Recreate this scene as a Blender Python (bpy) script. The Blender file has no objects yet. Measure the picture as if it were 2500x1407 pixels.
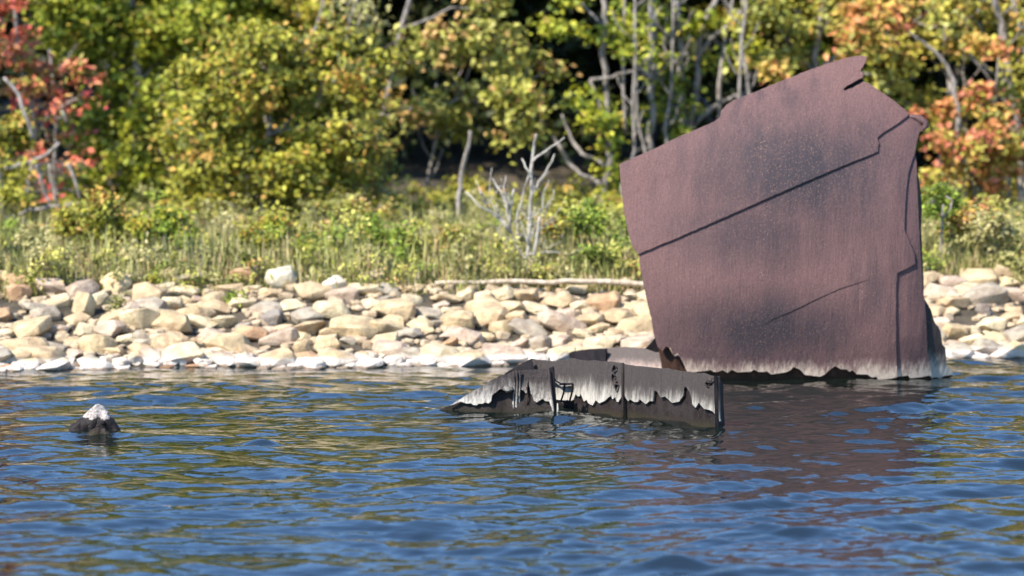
import bpy, bmesh, math, random
import numpy as np
from mathutils import Vector, Matrix, noise as mnoise
from mathutils.geometry import delaunay_2d_cdt

random.seed(7)
S = bpy.context.scene
C = S.collection

# ------------------------------------------------------------------ camera
H = 3.5                      # metres above the lake
F = 7000.0                   # focal length in photo pixels (2500 wide)
TH = math.atan(503.5 / F)    # downward pitch
cam = bpy.data.cameras.new('camera')
cam.sensor_width = 36.0
cam.lens = 36.0 * F / 2500.0
cam.clip_start = 0.5
cam.clip_end = 3000
cam.dof.use_dof = True
cam.dof.focus_distance = 28.0
cam.dof.aperture_fstop = 1.0
cam_o = bpy.data.objects.new('camera', cam)
cam_o.location = (0, 0, H)
cam_o.rotation_euler = (math.pi / 2 - TH, 0, 0)
C.objects.link(cam_o)
S.camera = cam_o

# ------------------------------------------------------------------ light
SUN = Vector((-0.54, -0.51, 0.74)).normalized()
elev = math.asin(SUN.z)
azim = math.atan2(SUN.x, SUN.y)
W = bpy.data.worlds.new("World")
S.world = W
W.use_nodes = True
nt = W.node_tree
bg = nt.nodes.get('Background') or nt.nodes.new('ShaderNodeBackground')
sky = nt.nodes.new('ShaderNodeTexSky')
sky.sky_type = 'NISHITA'
sky.sun_disc = False
sky.sun_elevation = elev
sky.sun_rotation = azim
sky.air_density = 1.1
sky.dust_density = 0.2
sky.ozone_density = 8.0
nt.links.new(sky.outputs[0], bg.inputs[0])
bg.inputs[1].default_value = 0.15
sun = bpy.data.lights.new('sun', 'SUN')
sun.energy = 4.2
sun.angle = math.radians(0.5)
sun.color = (1.0, 0.94, 0.85)
sun_o = bpy.data.objects.new('sun', sun)
sun_o.rotation_euler = SUN.to_track_quat('Z', 'Y').to_euler()
sun_o.location = (-20, -20, 25)
C.objects.link(sun_o)
S.view_settings.view_transform = 'Standard'
S.view_settings.look = 'None'
S.view_settings.gamma = 1
S.view_settings.use_curve_mapping = False
S.view_settings.exposure = 1.22
S.cycles.max_bounces = 6
S.cycles.diffuse_bounces = 3
S.cycles.glossy_bounces = 4
S.cycles.transparent_max_bounces = 4
S.cycles.sample_clamp_indirect = 6
S.cycles.caustics_reflective = False
S.cycles.caustics_refractive = False

# ------------------------------------------------------------------ helpers
cT, sT = math.cos(TH), math.sin(TH)


def P(px, py, Y):
    """point of the place seen at a photo pixel, at distance Y in front of the shore viewpoint"""
    a = (px - 1250.0) / F
    b = -(py - 703.5) / F
    dy = cT + b * sT
    dz = -sT + b * cT
    k = Y / dy
    return Vector((a * k, Y, H + dz * k))


def water_Y(py):
    b = -(py - 703.5) / F
    return -H * (cT + b * sT) / (-sT + b * cT)


def tag(o, label=None, cat=None, group=None, kind=None):
    if label:
        o['label'] = label
    if cat:
        o['category'] = cat
    if group:
        o['group'] = group
    if kind:
        o['kind'] = kind
    return o


def empty(name, loc):
    o = bpy.data.objects.new(name, None)
    o.location = loc
    o.empty_display_size = 0.2
    C.objects.link(o)
    return o


def link(name, me, parent=None, mat=None):
    if mat is not None and not me.materials:
        me.materials.append(mat)
    o = bpy.data.objects.new(name, me)
    C.objects.link(o)
    if parent is not None:
        o.parent = parent
        o.matrix_parent_inverse = Matrix.Translation(-parent.location)
    return o


def np_mesh(name, V, Fq, smooth=False):
    """V (n,3), Fq (m,k) index array, all faces k-sided"""
    V = np.asarray(V, dtype=np.float32)
    Fq = np.asarray(Fq, dtype=np.int32)
    me = bpy.data.meshes.new(name)
    n, k = Fq.shape
    me.vertices.add(len(V))
    me.vertices.foreach_set('co', V.ravel())
    me.loops.add(n * k)
    me.loops.foreach_set('vertex_index', Fq.ravel())
    me.polygons.add(n)
    me.polygons.foreach_set('loop_start', np.arange(0, n * k, k, dtype=np.int32))
    me.polygons.foreach_set('use_smooth', np.full(n, smooth))
    me.update(calc_edges=True)
    return me


def set_col(me, cols):
    a = me.color_attributes.new('Col', 'FLOAT_COLOR', 'POINT')
    c = np.ones((len(me.vertices), 4), dtype=np.float32)
    c[:, :3] = cols
    a.data.foreach_set('color', c.ravel())


class MB:
    def __init__(self):
        self.v = []
        self.f = []

    def tube(self, pts, rad, sides=6, jit=0.0, caps=True):
        pts = [Vector(p) for p in pts]
        n0 = len(self.v)
        N = len(pts)
        ref = Vector((0.31, 0.9, 0.17)).normalized()
        for i, p in enumerate(pts):
            t = (pts[min(i + 1, N - 1)] - pts[max(i - 1, 0)])
            if t.length < 1e-9:
                t = Vector((0, 0, 1))
            t.normalize()
            u = t.cross(ref)
            if u.length < 0.05:
                u = t.cross(Vector((1, 0, 0)))
            u.normalize()
            w = t.cross(u)
            r = rad[i] if hasattr(rad, '__len__') else rad
            for s in range(sides):
                a = 2 * math.pi * s / sides
                rr = r * (1 + random.uniform(-jit, jit))
                self.v.append(p + (u * math.cos(a) + w * math.sin(a)) * rr)
        for i in range(N - 1):
            for s in range(sides):
                a = n0 + i * sides + s
                b = n0 + i * sides + (s + 1) % sides
                self.f.append((a, b, b + sides, a + sides))
        if caps:
            self.f.append(tuple(n0 + s for s in range(sides))[::-1])
            self.f.append(tuple(n0 + (N - 1) * sides + s for s in range(sides)))

    def build(self, name, mat, parent=None, smooth=True):
        me = bpy.data.meshes.new(name)
        me.from_pydata([tuple(v) for v in self.v], [], self.f)
        if smooth:
            me.polygons.foreach_set('use_smooth', [True] * len(me.polygons))
        me.update()
        return link(name, me, parent, mat)


def wiggle(pts, amt, per=3):
    """subdivide a 3D polyline and add irregularity"""
    out = []
    for i in range(len(pts) - 1):
        a, b = pts[i], pts[i + 1]
        L = (b - a).length
        for k in range(per):
            t = k / per
            p = a.lerp(b, t)
            if k:
                p = p + Vector([random.gauss(0, amt * L) for _ in range(3)])
            out.append(p)
    out.append(pts[-1])
    return out


# ------------------------------------------------------------------ materials
def new_mat(name):
    m = bpy.data.materials.new(name)
    m.use_nodes = True
    t = m.node_tree
    b = t.nodes.get('Principled BSDF')
    return m, t, b


def nd(t, typ, **kw):
    n = t.nodes.new(typ)
    for k, v in kw.items():
        setattr(n, k, v)
    return n


def mathn(t, op, a, b=None, c=None, clamp=False):
    n = t.nodes.new('ShaderNodeMath')
    n.operation = op
    n.use_clamp = clamp
    for i, x in enumerate((a, b, c)):
        if x is None:
            continue
        if isinstance(x, (int, float)):
            n.inputs[i].default_value = x
        else:
            t.links.new(x, n.inputs[i])
    return n.outputs[0]


def mixc(t, fac, a, b):
    n = t.nodes.new('ShaderNodeMix')
    n.data_type = 'RGBA'
    n.clamp_factor = True
    for i, x in ((0, fac), (6, a), (7, b)):
        if isinstance(x, (int, float)):
            n.inputs[i].default_value = x
        elif isinstance(x, tuple):
            n.inputs[i].default_value = (*x, 1) if len(x) == 3 else x
        else:
            t.links.new(x, n.inputs[i])
    return n.outputs[2]


def ramp(t, x, lo, hi):
    n = t.nodes.new('ShaderNodeMapRange')
    n.interpolation_type = 'SMOOTHSTEP'
    n.inputs[1].default_value = lo
    n.inputs[2].default_value = hi
    t.links.new(x, n.inputs[0])
    return n.outputs[0]


def geo_pos(t):
    g = t.nodes.new('ShaderNodeNewGeometry')
    s = t.nodes.new('ShaderNodeSeparateXYZ')
    t.links.new(g.outputs['Position'], s.inputs[0])
    return g.outputs['Position'], s.outputs


def noise(t, vec, scale, detail=4, rough=0.55, stretch=None, dist=0.0):
    if stretch:
        m = t.nodes.new('ShaderNodeMapping')
        m.inputs['Scale'].default_value = stretch
        t.links.new(vec, m.inputs['Vector'])
        vec = m.outputs[0]
    n = t.nodes.new('ShaderNodeTexNoise')
    n.inputs['Scale'].default_value = scale
    n.inputs['Detail'].default_value = detail
    n.inputs['Roughness'].default_value = rough
    n.inputs['Distortion'].default_value = dist
    t.links.new(vec, n.inputs['Vector'])
    return n.outputs[0]


def bump(t, h, strength, dist, b, prev=None):
    n = t.nodes.new('ShaderNodeBump')
    n.inputs['Strength'].default_value = strength
    n.inputs['Distance'].default_value = dist
    t.links.new(h, n.inputs['Height'])
    if prev is not None:
        t.links.new(prev, n.inputs['Normal'])
    if b is not None:
        t.links.new(n.outputs[0], b.inputs['Normal'])
    return n.outputs[0]


def rust_mat(name, base, dark, pale, white, band, streak_dark=0.5, ridges=0.6, speck=0.5, rough=0.62, pit=0.0, stains=None):
    """weathered steel: vertical streaks, specks, and a bleached lime band near the waterline.
    band = (z_full, z_none, jitter)"""
    m, t, b = new_mat(name)
    pos, xyz = geo_pos(t)
    big = noise(t, pos, 0.9, 3, 0.5, (1.0, 1.0, 0.45))
    streak = noise(t, pos, 5.5, 5, 0.6, (1.0, 1.0, 0.10))
    fine = noise(t, pos, 38, 4, 0.65, (1.0, 1.0, 0.12))
    grain = noise(t, pos, 72, 3, 0.75, (1.0, 1.0, 0.8))
    mask = mathn(t, 'MULTIPLY', ramp(t, big, 0.44, 0.62), ramp(t, streak, 0.36, 0.62))
    mask = mathn(t, 'MULTIPLY', mask, streak_dark)
    if stains:
        for (c_, r_, k_) in stains:
            vd = t.nodes.new('ShaderNodeVectorMath'); vd.operation = 'SUBTRACT'
            t.links.new(pos, vd.inputs[0]); vd.inputs[1].default_value = c_
            vs = t.nodes.new('ShaderNodeVectorMath'); vs.operation = 'MULTIPLY'
            t.links.new(vd.outputs[0], vs.inputs[0]); vs.inputs[1].default_value = (1 / r_[0], 0.0, 1 / r_[1])
            vl = t.nodes.new('ShaderNodeVectorMath'); vl.operation = 'LENGTH'
            t.links.new(vs.outputs[0], vl.inputs[0])
            dd = mathn(t, 'ADD', vl.outputs['Value'], mathn(t, 'MULTIPLY', mathn(t, 'SUBTRACT', streak, 0.5), 1.1))
            mk = mathn(t, 'MULTIPLY', ramp(t, mathn(t, 'MULTIPLY', dd, -1.0), -1.45, -0.1), k_)
            mask = mathn(t, 'MAXIMUM', mask, mk)
    col = mixc(t, mask, base, dark)
    col = mixc(t, mathn(t, 'MULTIPLY', ramp(t, fine, 0.58, 0.8), 0.22), col, pale)
    col = mixc(t, mathn(t, 'MULTIPLY', ramp(t, grain, 0.42, 0.60), 0.55), col, mixc(t, 0.55, col, (0.02, 0.016, 0.018)))
    # dense rust pits, orange where the scale is dark
    vp = t.nodes.new('ShaderNodeTexVoronoi')
    vp.inputs['Scale'].default_value = 44
    mpp = t.nodes.new('ShaderNodeMapping')
    mpp.inputs['Scale'].default_value = (1, 0.3, 0.7)
    t.links.new(pos, mpp.inputs['Vector'])
    t.links.new(mpp.outputs[0], vp.inputs['Vector'])
    pits = mathn(t, 'LESS_THAN', vp.outputs['Distance'], 0.27)
    col = mixc(t, mathn(t, 'MULTIPLY', pits, mathn(t, 'ADD', mathn(t, 'MULTIPLY', mask, 0.24), 0.05)), col, mixc(t, ramp(t, grain, 0.4, 0.6), pale, (0.30, 0.13, 0.06)))
    # specks
    v = t.nodes.new('ShaderNodeTexVoronoi')
    v.inputs['Scale'].default_value = 30
    mp = t.nodes.new('ShaderNodeMapping')
    mp.inputs['Scale'].default_value = (1, 1, 0.8)
    t.links.new(pos, mp.inputs['Vector'])
    t.links.new(mp.outputs[0], v.inputs['Vector'])
    sp = mathn(t, 'LESS_THAN', v.outputs['Distance'], mathn(t, 'MULTIPLY', noise(t, pos, 4.0, 2, 0.5, (1, 1, 0.4)), 0.24 * speck))
    gate = ramp(t, noise(t, pos, 2.2, 3, 0.6, (1, 1, 0.3)), 0.5, 0.62)
    col = mixc(t, mathn(t, 'MULTIPLY', sp, gate), col, pale)
    # bleached band
    z0, z1, jit = band
    zz = mathn(t, 'ADD', xyz[2], mathn(t, 'MULTIPLY', mathn(t, 'SUBTRACT', noise(t, pos, 22, 4, 0.7, (1, 1, 0.14)), 0.5), jit))
    zz = mathn(t, 'ADD', zz, mathn(t, 'MULTIPLY', mathn(t, 'SUBTRACT', noise(t, pos, 1.6, 3, 0.6, (1, 1, 0.2)), 0.5), jit * 1.0))
    wm = ramp(t, mathn(t, 'MULTIPLY', zz, -1.0), -z1, -z0)
    wt = mixc(t, mathn(t, 'MULTIPLY', ramp(t, fine, 0.44, 0.62), 0.85), white, mixc(t, 0.85, white, base))
    wt = mixc(t, mathn(t, 'MULTIPLY', mathn(t, 'POWER', wm, 3.0), 0.8), wt, white)
    col = mixc(t, wm, col, wt)
    t.links.new(col, b.inputs['Base Color'])
    b.inputs['Roughness'].default_value = rough
    b.inputs['Specular IOR Level'].default_value = 0.12
    h = mathn(t, 'ADD', mathn(t, 'MULTIPLY', fine, 0.6), mathn(t, 'MULTIPLY', grain, 0.4))
    n1 = bump(t, h, ridges, 0.010, None)
    low = noise(t, pos, 2.3, 3, 0.5)
    if pit:
        low = mathn(t, 'ADD', low, mathn(t, 'MULTIPLY', noise(t, pos, 30, 3, 0.7), pit))
    if pit:
        corr = noise(t, pos, 17, 2, 0.5, (1, 1, 0.04))
        n1 = bump(t, corr, 0.8, 0.03, None, n1)
    bump(t, low, 0.35, 0.05, b, n1)
    return m


def wet_mat(name, c1, c2, c3, rough=0.35):
    """the dark slimy steel below the lime line; also mixes the black shade steel"""
    m, t, b = new_mat(name)
    pos, xyz = geo_pos(t)
    n1 = noise(t, pos, 9, 5, 0.65, (1, 1, 0.4))
    n2 = noise(t, pos, 40, 4, 0.7)
    col = mixc(t, ramp(t, n1, 0.35, 0.65), c1, c2)
    zz = mathn(t, 'ADD', xyz[2], mathn(t, 'MULTIPLY', mathn(t, 'SUBTRACT', n1, 0.5), 0.2))
    col = mixc(t, ramp(t, mathn(t, 'MULTIPLY', zz, -1), -0.12, -0.02), col, c3)
    col = mixc(t, mathn(t, 'MULTIPLY', ramp(t, n2, 0.55, 0.7), 0.35), col, (0.06, 0.052, 0.045))
    t.links.new(col, b.inputs['Base Color'])
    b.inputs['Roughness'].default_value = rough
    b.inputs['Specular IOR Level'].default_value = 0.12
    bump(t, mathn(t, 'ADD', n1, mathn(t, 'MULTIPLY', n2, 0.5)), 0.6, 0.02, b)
    return m


def leaf_mat(name, trans=0.3):
    m, t, b = new_mat(name)
    a = t.nodes.new('ShaderNodeAttribute')
    a.attribute_name = 'Col'
    t.links.new(a.outputs['Color'], b.inputs['Base Color'])
    b.inputs['Roughness'].default_value = 0.55
    b.inputs['Specular IOR Level'].default_value = 0.3
    tr = t.nodes.new('ShaderNodeBsdfTranslucent')
    t.links.new(a.outputs['Color'], tr.inputs['Color'])
    mx = t.nodes.new('ShaderNodeMixShader')
    mx.inputs[0].default_value = trans
    out = t.nodes.get('Material Output')
    t.links.new(b.outputs[0], mx.inputs[1])
    t.links.new(tr.outputs[0], mx.inputs[2])
    t.links.new(mx.outputs[0], out.inputs[0])
    return m


def bark_mat(name, c1, c2):
    m, t, b = new_mat(name)
    pos, xyz = geo_pos(t)
    n1 = noise(t, pos, 14, 5, 0.65, (1, 1, 0.35))
    col = mixc(t, ramp(t, n1, 0.35, 0.68), c1, c2)
    t.links.new(col, b.inputs['Base Color'])
    b.inputs['Roughness'].default_value = 0.85
    bump(t, n1, 0.7, 0.02, b)
    return m


def rock_mat(name):
    m, t, b = new_mat(name)
    oi = t.nodes.new('ShaderNodeObjectInfo')
    pos, xyz = geo_pos(t)
    n1 = noise(t, pos, 6, 5, 0.6)
    n2 = noise(t, pos, 30, 4, 0.7)
    dark = mixc(t, 0.55, oi.outputs['Color'], (0.20, 0.13, 0.08))
    lite = mixc(t, 0.2, oi.outputs['Color'], (0.62, 0.52, 0.36))
    col = mixc(t, ramp(t, n1, 0.36, 0.64), dark, lite)
    col = mixc(t, mathn(t, 'MULTIPLY', ramp(t, n2, 0.5, 0.72), 0.3), col, dark)
    zz = mathn(t, 'ADD', xyz[2], mathn(t, 'MULTIPLY', mathn(t, 'SUBTRACT', n1, 0.5), 0.12))
    wm = ramp(t, mathn(t, 'MULTIPLY', zz, -1.0), -0.15, -0.10)
    # objects that keep their own colour at the water's edge carry alpha < 1
    wm = mathn(t, 'MULTIPLY', wm, mathn(t, 'GREATER_THAN', oi.outputs['Alpha'], 0.9))
    col = mixc(t, wm, col, mixc(t, mathn(t, 'MULTIPLY', n2, 0.35), (0.60, 0.52, 0.43), (0.40, 0.32, 0.24)))
    wet = ramp(t, mathn(t, 'MULTIPLY', zz, -1.0), -0.045, -0.02)
    col = mixc(t, wet, col, mixc(t, 0.8, col, (0.12, 0.07, 0.03)))
    t.links.new(col, b.inputs['Base Color'])
    b.inputs['Roughness'].default_value = 0.8
    bump(t, mathn(t, 'ADD', n1, mathn(t, 'MULTIPLY', n2, 0.4)), 0.9, 0.05, b)
    return m


M_LEAF = leaf_mat('leaf', 0.22)
M_GRASS = leaf_mat('grass_blade', 0.25)
M_BARK = bark_mat('bark_grey', (0.13, 0.11, 0.09), (0.36, 0.31, 0.26))
M_BARKD = bark_mat('bark_dark', (0.05, 0.04, 0.03), (0.15, 0.12, 0.09))
M_DEAD = bark_mat('bleached_wood', (0.25, 0.225, 0.19), (0.46, 0.42, 0.35))
M_DRIFT = bark_mat('driftwood', (0.32, 0.24, 0.16), (0.58, 0.48, 0.35))
M_ROCK = rock_mat('shore_stone')

# ground
M_GROUND, t, b = new_mat('shore_soil')
pos, xyz = geo_pos(t)
n1 = noise(t, pos, 1.6, 6, 0.65)
n2 = noise(t, pos, 22, 4, 0.7)
soil = mixc(t, ramp(t, n1, 0.4, 0.6), (0.03, 0.022, 0.014), (0.075, 0.055, 0.034))
soil = mixc(t, mathn(t, 'MULTIPLY', ramp(t, n2, 0.5, 0.7), 0.6), soil, (0.10, 0.10, 0.03))
t.links.new(soil, b.inputs['Base Color'])
b.inputs['Roughness'].default_value = 0.95
bump(t, n2, 0.6, 0.05, b)

# water
M_WATER, t, b = new_mat('lake_water')
pos, xyz = geo_pos(t)
n1 = noise(t, pos, 9, 2, 0.5, (0.55, 1.3, 1.0), 0.4)
n2 = noise(t, pos, 21, 2, 0.5, (0.7, 1.2, 1.0), 0.3)
b.inputs['Base Color'].default_value = (0.005, 0.008, 0.006, 1)
b.inputs['Roughness'].default_value = 0.02
b.inputs['IOR'].default_value = 2.1
nb = bump(t, n1, 0.20, 0.03, None)
bump(t, n2, 0.07, 0.008, b, nb)

# ------------------------------------------------------------------ ground sheet
rng = np.random.default_rng(3)


def shore_y(x):
    x = np.asarray(x, dtype=float)
    base = 35.45 + 0.13 * np.clip(x, -30, 30)
    return base + 0.12 * np.sin(x * 1.3 + 0.5) + 0.07 * np.sin(x * 3.1)


def ground_z(x, y):
    t_ = np.asarray(y, dtype=float) - shore_y(x)
    z = np.where(t_ < 0, np.maximum(t_ * 0.35, -1.8),
                 np.where(t_ < 3.3, t_ * 0.245, 0.81 + (np.minimum(t_, 60) - 3.3) * 0.012))
    z = z + np.where(t_ > 20, np.minimum(t_ - 20, 100) * 0.10, 0)
    z = z + 0.03 * np.sin(np.asarray(x) * 2.1 + np.asarray(y) * 1.7) * (t_ > 0)
    return z


def axis(fine0, fine1, step, far0, far1, n=14):
    mid = np.arange(fine0, fine1 + step / 2, step)
    lo = fine0 - (np.geomspace(1, 1 + (fine0 - far0), n + 1)[1:] - 1)
    hi = fine1 + (np.geomspace(1, 1 + (far1 - fine1), n + 1)[1:] - 1)
    return np.concatenate([lo[::-1], mid, hi])


def sheet_grid(xs, ys, zf):
    X, Y = np.meshgrid(xs, ys)
    Z = zf(X, Y)
    V = np.stack([X, Y, Z], -1).reshape(-1, 3)
    nx, ny = len(xs), len(ys)
    i = np.arange(ny - 1)[:, None] * nx + np.arange(nx - 1)[None]
    Fq = np.stack([i, i + 1, i + 1 + nx, i + nx], -1).reshape(-1, 4)
    return V, Fq


V, Fq = sheet_grid(axis(-14, 14, 0.25, -700, 700), axis(28, 64, 0.25, -300, 1200), ground_z)
g = link('ground', np_mesh('ground', V, Fq, True), None, M_GROUND)
tag(g, 'brown earth bank and forest floor rising from the lake', kind='structure')

# ------------------------------------------------------------------ water sheet
wr = np.random.default_rng(11)
NW = 90
lam = np.geomspace(0.13, 1.9, NW)
kk = 2 * np.pi / lam
ang = -math.pi / 2 + math.radians(10) + wr.normal(0, 0.50, NW)
slope = 0.164 * np.sqrt(2.0 / NW) * np.where(lam > 1.1, 0.65, 1.0) * np.where(lam < 0.24, 0.8, 1.05)
ang = np.where(lam > 0.5, ang, ang + wr.normal(0, 0.12, NW))
amp = slope / kk * wr.uniform(0.6, 1.4, NW)
ph = wr.uniform(0, 6.28, NW)


def wave(X, Y):
    Z = np.zeros_like(X)
    wx = X + 0.25 * np.sin(Y * 0.9 + 1.0) + 0.12 * np.sin(X * 1.7 + Y * 0.6)
    wy = Y + 0.25 * np.sin(X * 0.8 + 2.0) + 0.12 * np.sin(X * 1.3 - Y * 1.1)
    gust = 0.85 + 0.3 * np.sin(X * 0.45 + 0.7 + 0.3 * Y) * np.sin(Y * 0.38 + 0.2)
    for k, a, an, p in zip(kk, amp, ang, ph):
        s = np.sin(k * (wx * math.cos(an) + wy * math.sin(an)) + p)
        Z += a * (s + 0.35 * s * s)
    Z *= gust
    # a few steeper local crests (one below the pointed rock, one by the near plating, one at the near right)
    for cx, cy, L, w_, h_ in CRESTS:
        u = (X - cx) / L
        v = (Y - cy + 0.12 * np.sin((X - cx) * 3)) / w_
        Z += h_ * np.exp(-u * u - v * v)
    calm = np.clip((shore_y(X) - Y) / 2.6, 0.6, 1.0)
    far = np.clip(1.2 - np.abs(X) / 60, 0.15, 1)
    return Z * calm * far


def WP(px, py):
    p = P(px, py, water_Y(py))
    return p.x, p.y


CRESTS = [(*WP(640, 1090), 0.16, 0.10, 0.055), (*WP(560, 1100), 0.5, 0.14, 0.035),
          (*WP(1350, 1100), 0.12, 0.09, 0.04), (*WP(2440, 1400), 0.35, 0.16, 0.07),
          (*WP(1620, 1400), 0.5, 0.15, 0.06), (*WP(1180, 1040), 0.35, 0.1, 0.025)]
xs = axis(-8.4, 8.4, 0.035, -600, 600, 16)
ys = np.concatenate([-(np.geomspace(1, 300, 10)[::-1]), np.arange(0, 14, 0.5), np.arange(14, 22, 0.03),
                     np.arange(22, 38, 0.042), np.array([39, 41, 45.])])
V, Fq = sheet_grid(xs, ys, wave)
wo = link('lake_water', np_mesh('lake_water', V, Fq, True), None, M_WATER)
tag(wo, 'rippled lake water reflecting blue sky and olive trees', kind='structure')

# ------------------------------------------------------------------ wreck sheets
def resample(poly, step):
    out = []
    n = len(poly)
    for i in range(n):
        a = Vector(poly[i]).to_2d()
        c = Vector(poly[(i + 1) % n]).to_2d()
        L = (c - a).length
        k = max(1, int(L / step))
        for j in range(k):
            out.append(a.lerp(c, j / k))
    return out


def rough_edge(pts, amt, seed=0):
    out = []
    for p in pts:
        q = mnoise.noise_vector(Vector((p.x * 0.09, p.y * 0.09, seed)))
        q2 = mnoise.noise_vector(Vector((p.x * 0.25, p.y * 0.25, seed + 5)))
        out.append(Vector((p.x + amt * (q.x + 0.6 * q2.x), p.y + amt * (q.y + 0.6 * q2.y))))
    return out


def inside(p, poly):
    c = False
    n = len(poly)
    j = n - 1
    for i in range(n):
        if (poly[i][1] > p[1]) != (poly[j][1] > p[1]) and \
           p[0] < (poly[j][0] - poly[i][0]) * (p[1] - poly[i][1]) / (poly[j][1] - poly[i][1]) + poly[i][0]:
            c = not c
        j = i
    return c


def plate(name, poly, depth, mat, parent, thick=0.02, step=14, rough=0.6, seed=1, smooth=True, fine=5, label=None):
    """a torn steel sheet: outline (photo pixels) laid on the curved surface depth(px,py) and given thickness"""
    bnd = rough_edge(resample(poly, fine), rough, seed)
    x0, x1 = min(p.x for p in bnd), max(p.x for p in bnd)
    y0, y1 = min(p.y for p in bnd), max(p.y for p in bnd)
    pts = list(bnd)
    rr = random.Random(seed)
    r = 0
    yy = y0 + step * 0.5
    bl = [(p.x, p.y) for p in bnd]
    while yy < y1:
        xx = x0 + step * (0.5 + 0.5 * (r % 2))
        while xx < x1:
            q = (xx + rr.uniform(-1, 1) * step * 0.1, yy + rr.uniform(-1, 1) * step * 0.1)
            if inside(q, bl) and min((q[0] - u[0]) ** 2 + (q[1] - u[1]) ** 2 for u in bl) > (step * 0.35) ** 2:
                pts.append(Vector(q))
            xx += step
        yy += step
        r += 1
    nb_ = len(bnd)
    edges = [(i, (i + 1) % nb_) for i in range(nb_)]
    vv, ee, ff, *_ = delaunay_2d_cdt(pts, edges, [], 1, 1e-4)
    me = bpy.data.meshes.new(name)
    co = [tuple(P(v.x, v.y, depth(v.x, v.y))) for v in vv]
    me.from_pydata(co, [], [tuple(f) for f in ff])
    me.update()
    bm = bmesh.new()
    bm.from_mesh(me)
    bmesh.ops.recalc_face_normals(bm, faces=bm.faces)
    s = sum(f.normal.y for f in bm.faces)
    if s > 0:
        bmesh.ops.reverse_faces(bm, faces=bm.faces)
    bm.normal_update()
    # thickness: back sheet + rim
    front = list(bm.verts)
    nrm = [v.normal.copy() for v in front]
    faces = list(bm.faces)
    bedges = [e for e in bm.edges if e.is_boundary]
    back = {}
    for v, n in zip(front, nrm):
        back[v] = bm.verts.new(v.co - n * thick)
    for f in faces:
        bm.faces.new([back[v] for v in reversed(f.verts)])
    rims = []
    for e in bedges:
        f = e.link_faces[0]
        for l in f.loops:
            if l.edge == e:
                a, c = l.vert, l.link_loop_next.vert
                # separate rim vertices keep the edge crisp
                q = [bm.verts.new(a.co), bm.verts.new(back[a].co), bm.verts.new(back[c].co), bm.verts.new(c.co)]
                rims.append(bm.faces.new(q))
                break
    for f in bm.faces:
        f.smooth = smooth
    for f in rims:
        f.smooth = False
    bm.to_mesh(me)
    bm.free()
    o = link(name, me, parent, mat)
    if label:
        o['label'] = label
    return o


RUSTY = (0.172, 0.094, 0.085)


def wpt(px, py):
    p = P(px, py, 33.4)
    return (p.x, 0.0, p.z)


M_TALL = rust_mat('weathered_hull_steel', RUSTY, (0.042, 0.036, 0.042), (0.36, 0.23, 0.17), (0.62, 0.48, 0.36),
                  (0.06, 0.29, 0.28), 0.6, 1.4, 0.8,
                  stains=[(wpt(1950, 420), (1.45, 0.75), 0.95), (wpt(1830, 560), (1.0, 0.5), 0.7), (wpt(1860, 800), (1.15, 0.45), 0.9),
                          (wpt(2110, 500), (0.5, 0.5), 0.45), (wpt(1720, 850), (0.6, 0.3), 0.5)])
M_NEAR = rust_mat('lime_streaked_steel', (0.055, 0.045, 0.040), (0.04, 0.034, 0.034), (0.24, 0.215, 0.185), (0.42, 0.385, 0.325),
                  (0.13, 0.40, 0.26), 0.7, 1.6, 0.5, pit=0.4)
M_LEFT = rust_mat('pitted_limed_steel', (0.040, 0.032, 0.030), (0.035, 0.03, 0.03), (0.30, 0.27, 0.23), (0.46, 0.42, 0.36),
                  (0.08, 0.42, 0.26), 0.7, 2.2, 0.8, pit=1.2)
M_LOWP = rust_mat('far_low_steel', (0.10, 0.08, 0.07), (0.03, 0.025, 0.022), (0.3, 0.22, 0.18), (0.45, 0.33, 0.27),
                  (0.02, 0.22, 0.15), 0.9, 0.6, 0.4)
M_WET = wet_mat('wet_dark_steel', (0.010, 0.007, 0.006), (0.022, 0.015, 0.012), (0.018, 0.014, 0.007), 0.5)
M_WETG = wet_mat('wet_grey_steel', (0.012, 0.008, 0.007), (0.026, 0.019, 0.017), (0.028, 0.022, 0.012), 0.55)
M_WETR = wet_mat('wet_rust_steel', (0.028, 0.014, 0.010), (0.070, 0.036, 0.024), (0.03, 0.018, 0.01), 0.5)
M_BLACK = wet_mat('black_shade_steel', (0.010, 0.008, 0.009), (0.02, 0.016, 0.017), (0.01, 0.008, 0.007), 0.7)  # black parts' own tone, and shade painted on plates facing away from sun


def dtall(px, py):
    zz = (935 - py) / 210.0
    y = 33.03 + 0.11 * (zz - 1.4) ** 2
    u = (px - 1960) / 300.0
    y += 0.085 * u * u
    if px > 2150:
        y += 0.07 * ((px - 2150) / 100.0) ** 2
    y += 0.012 * math.sin(px * 0.011 + py * 0.006) + 0.008 * math.sin(py * 0.019 - px * 0.005)
    return y


base = empty('tall_hull_plate', P(1950, 935, 33.3))
base.location.z = 0
tag(base, 'tall curved slab of rusty brown hull plating standing out of the water', 'shipwreck')

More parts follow.
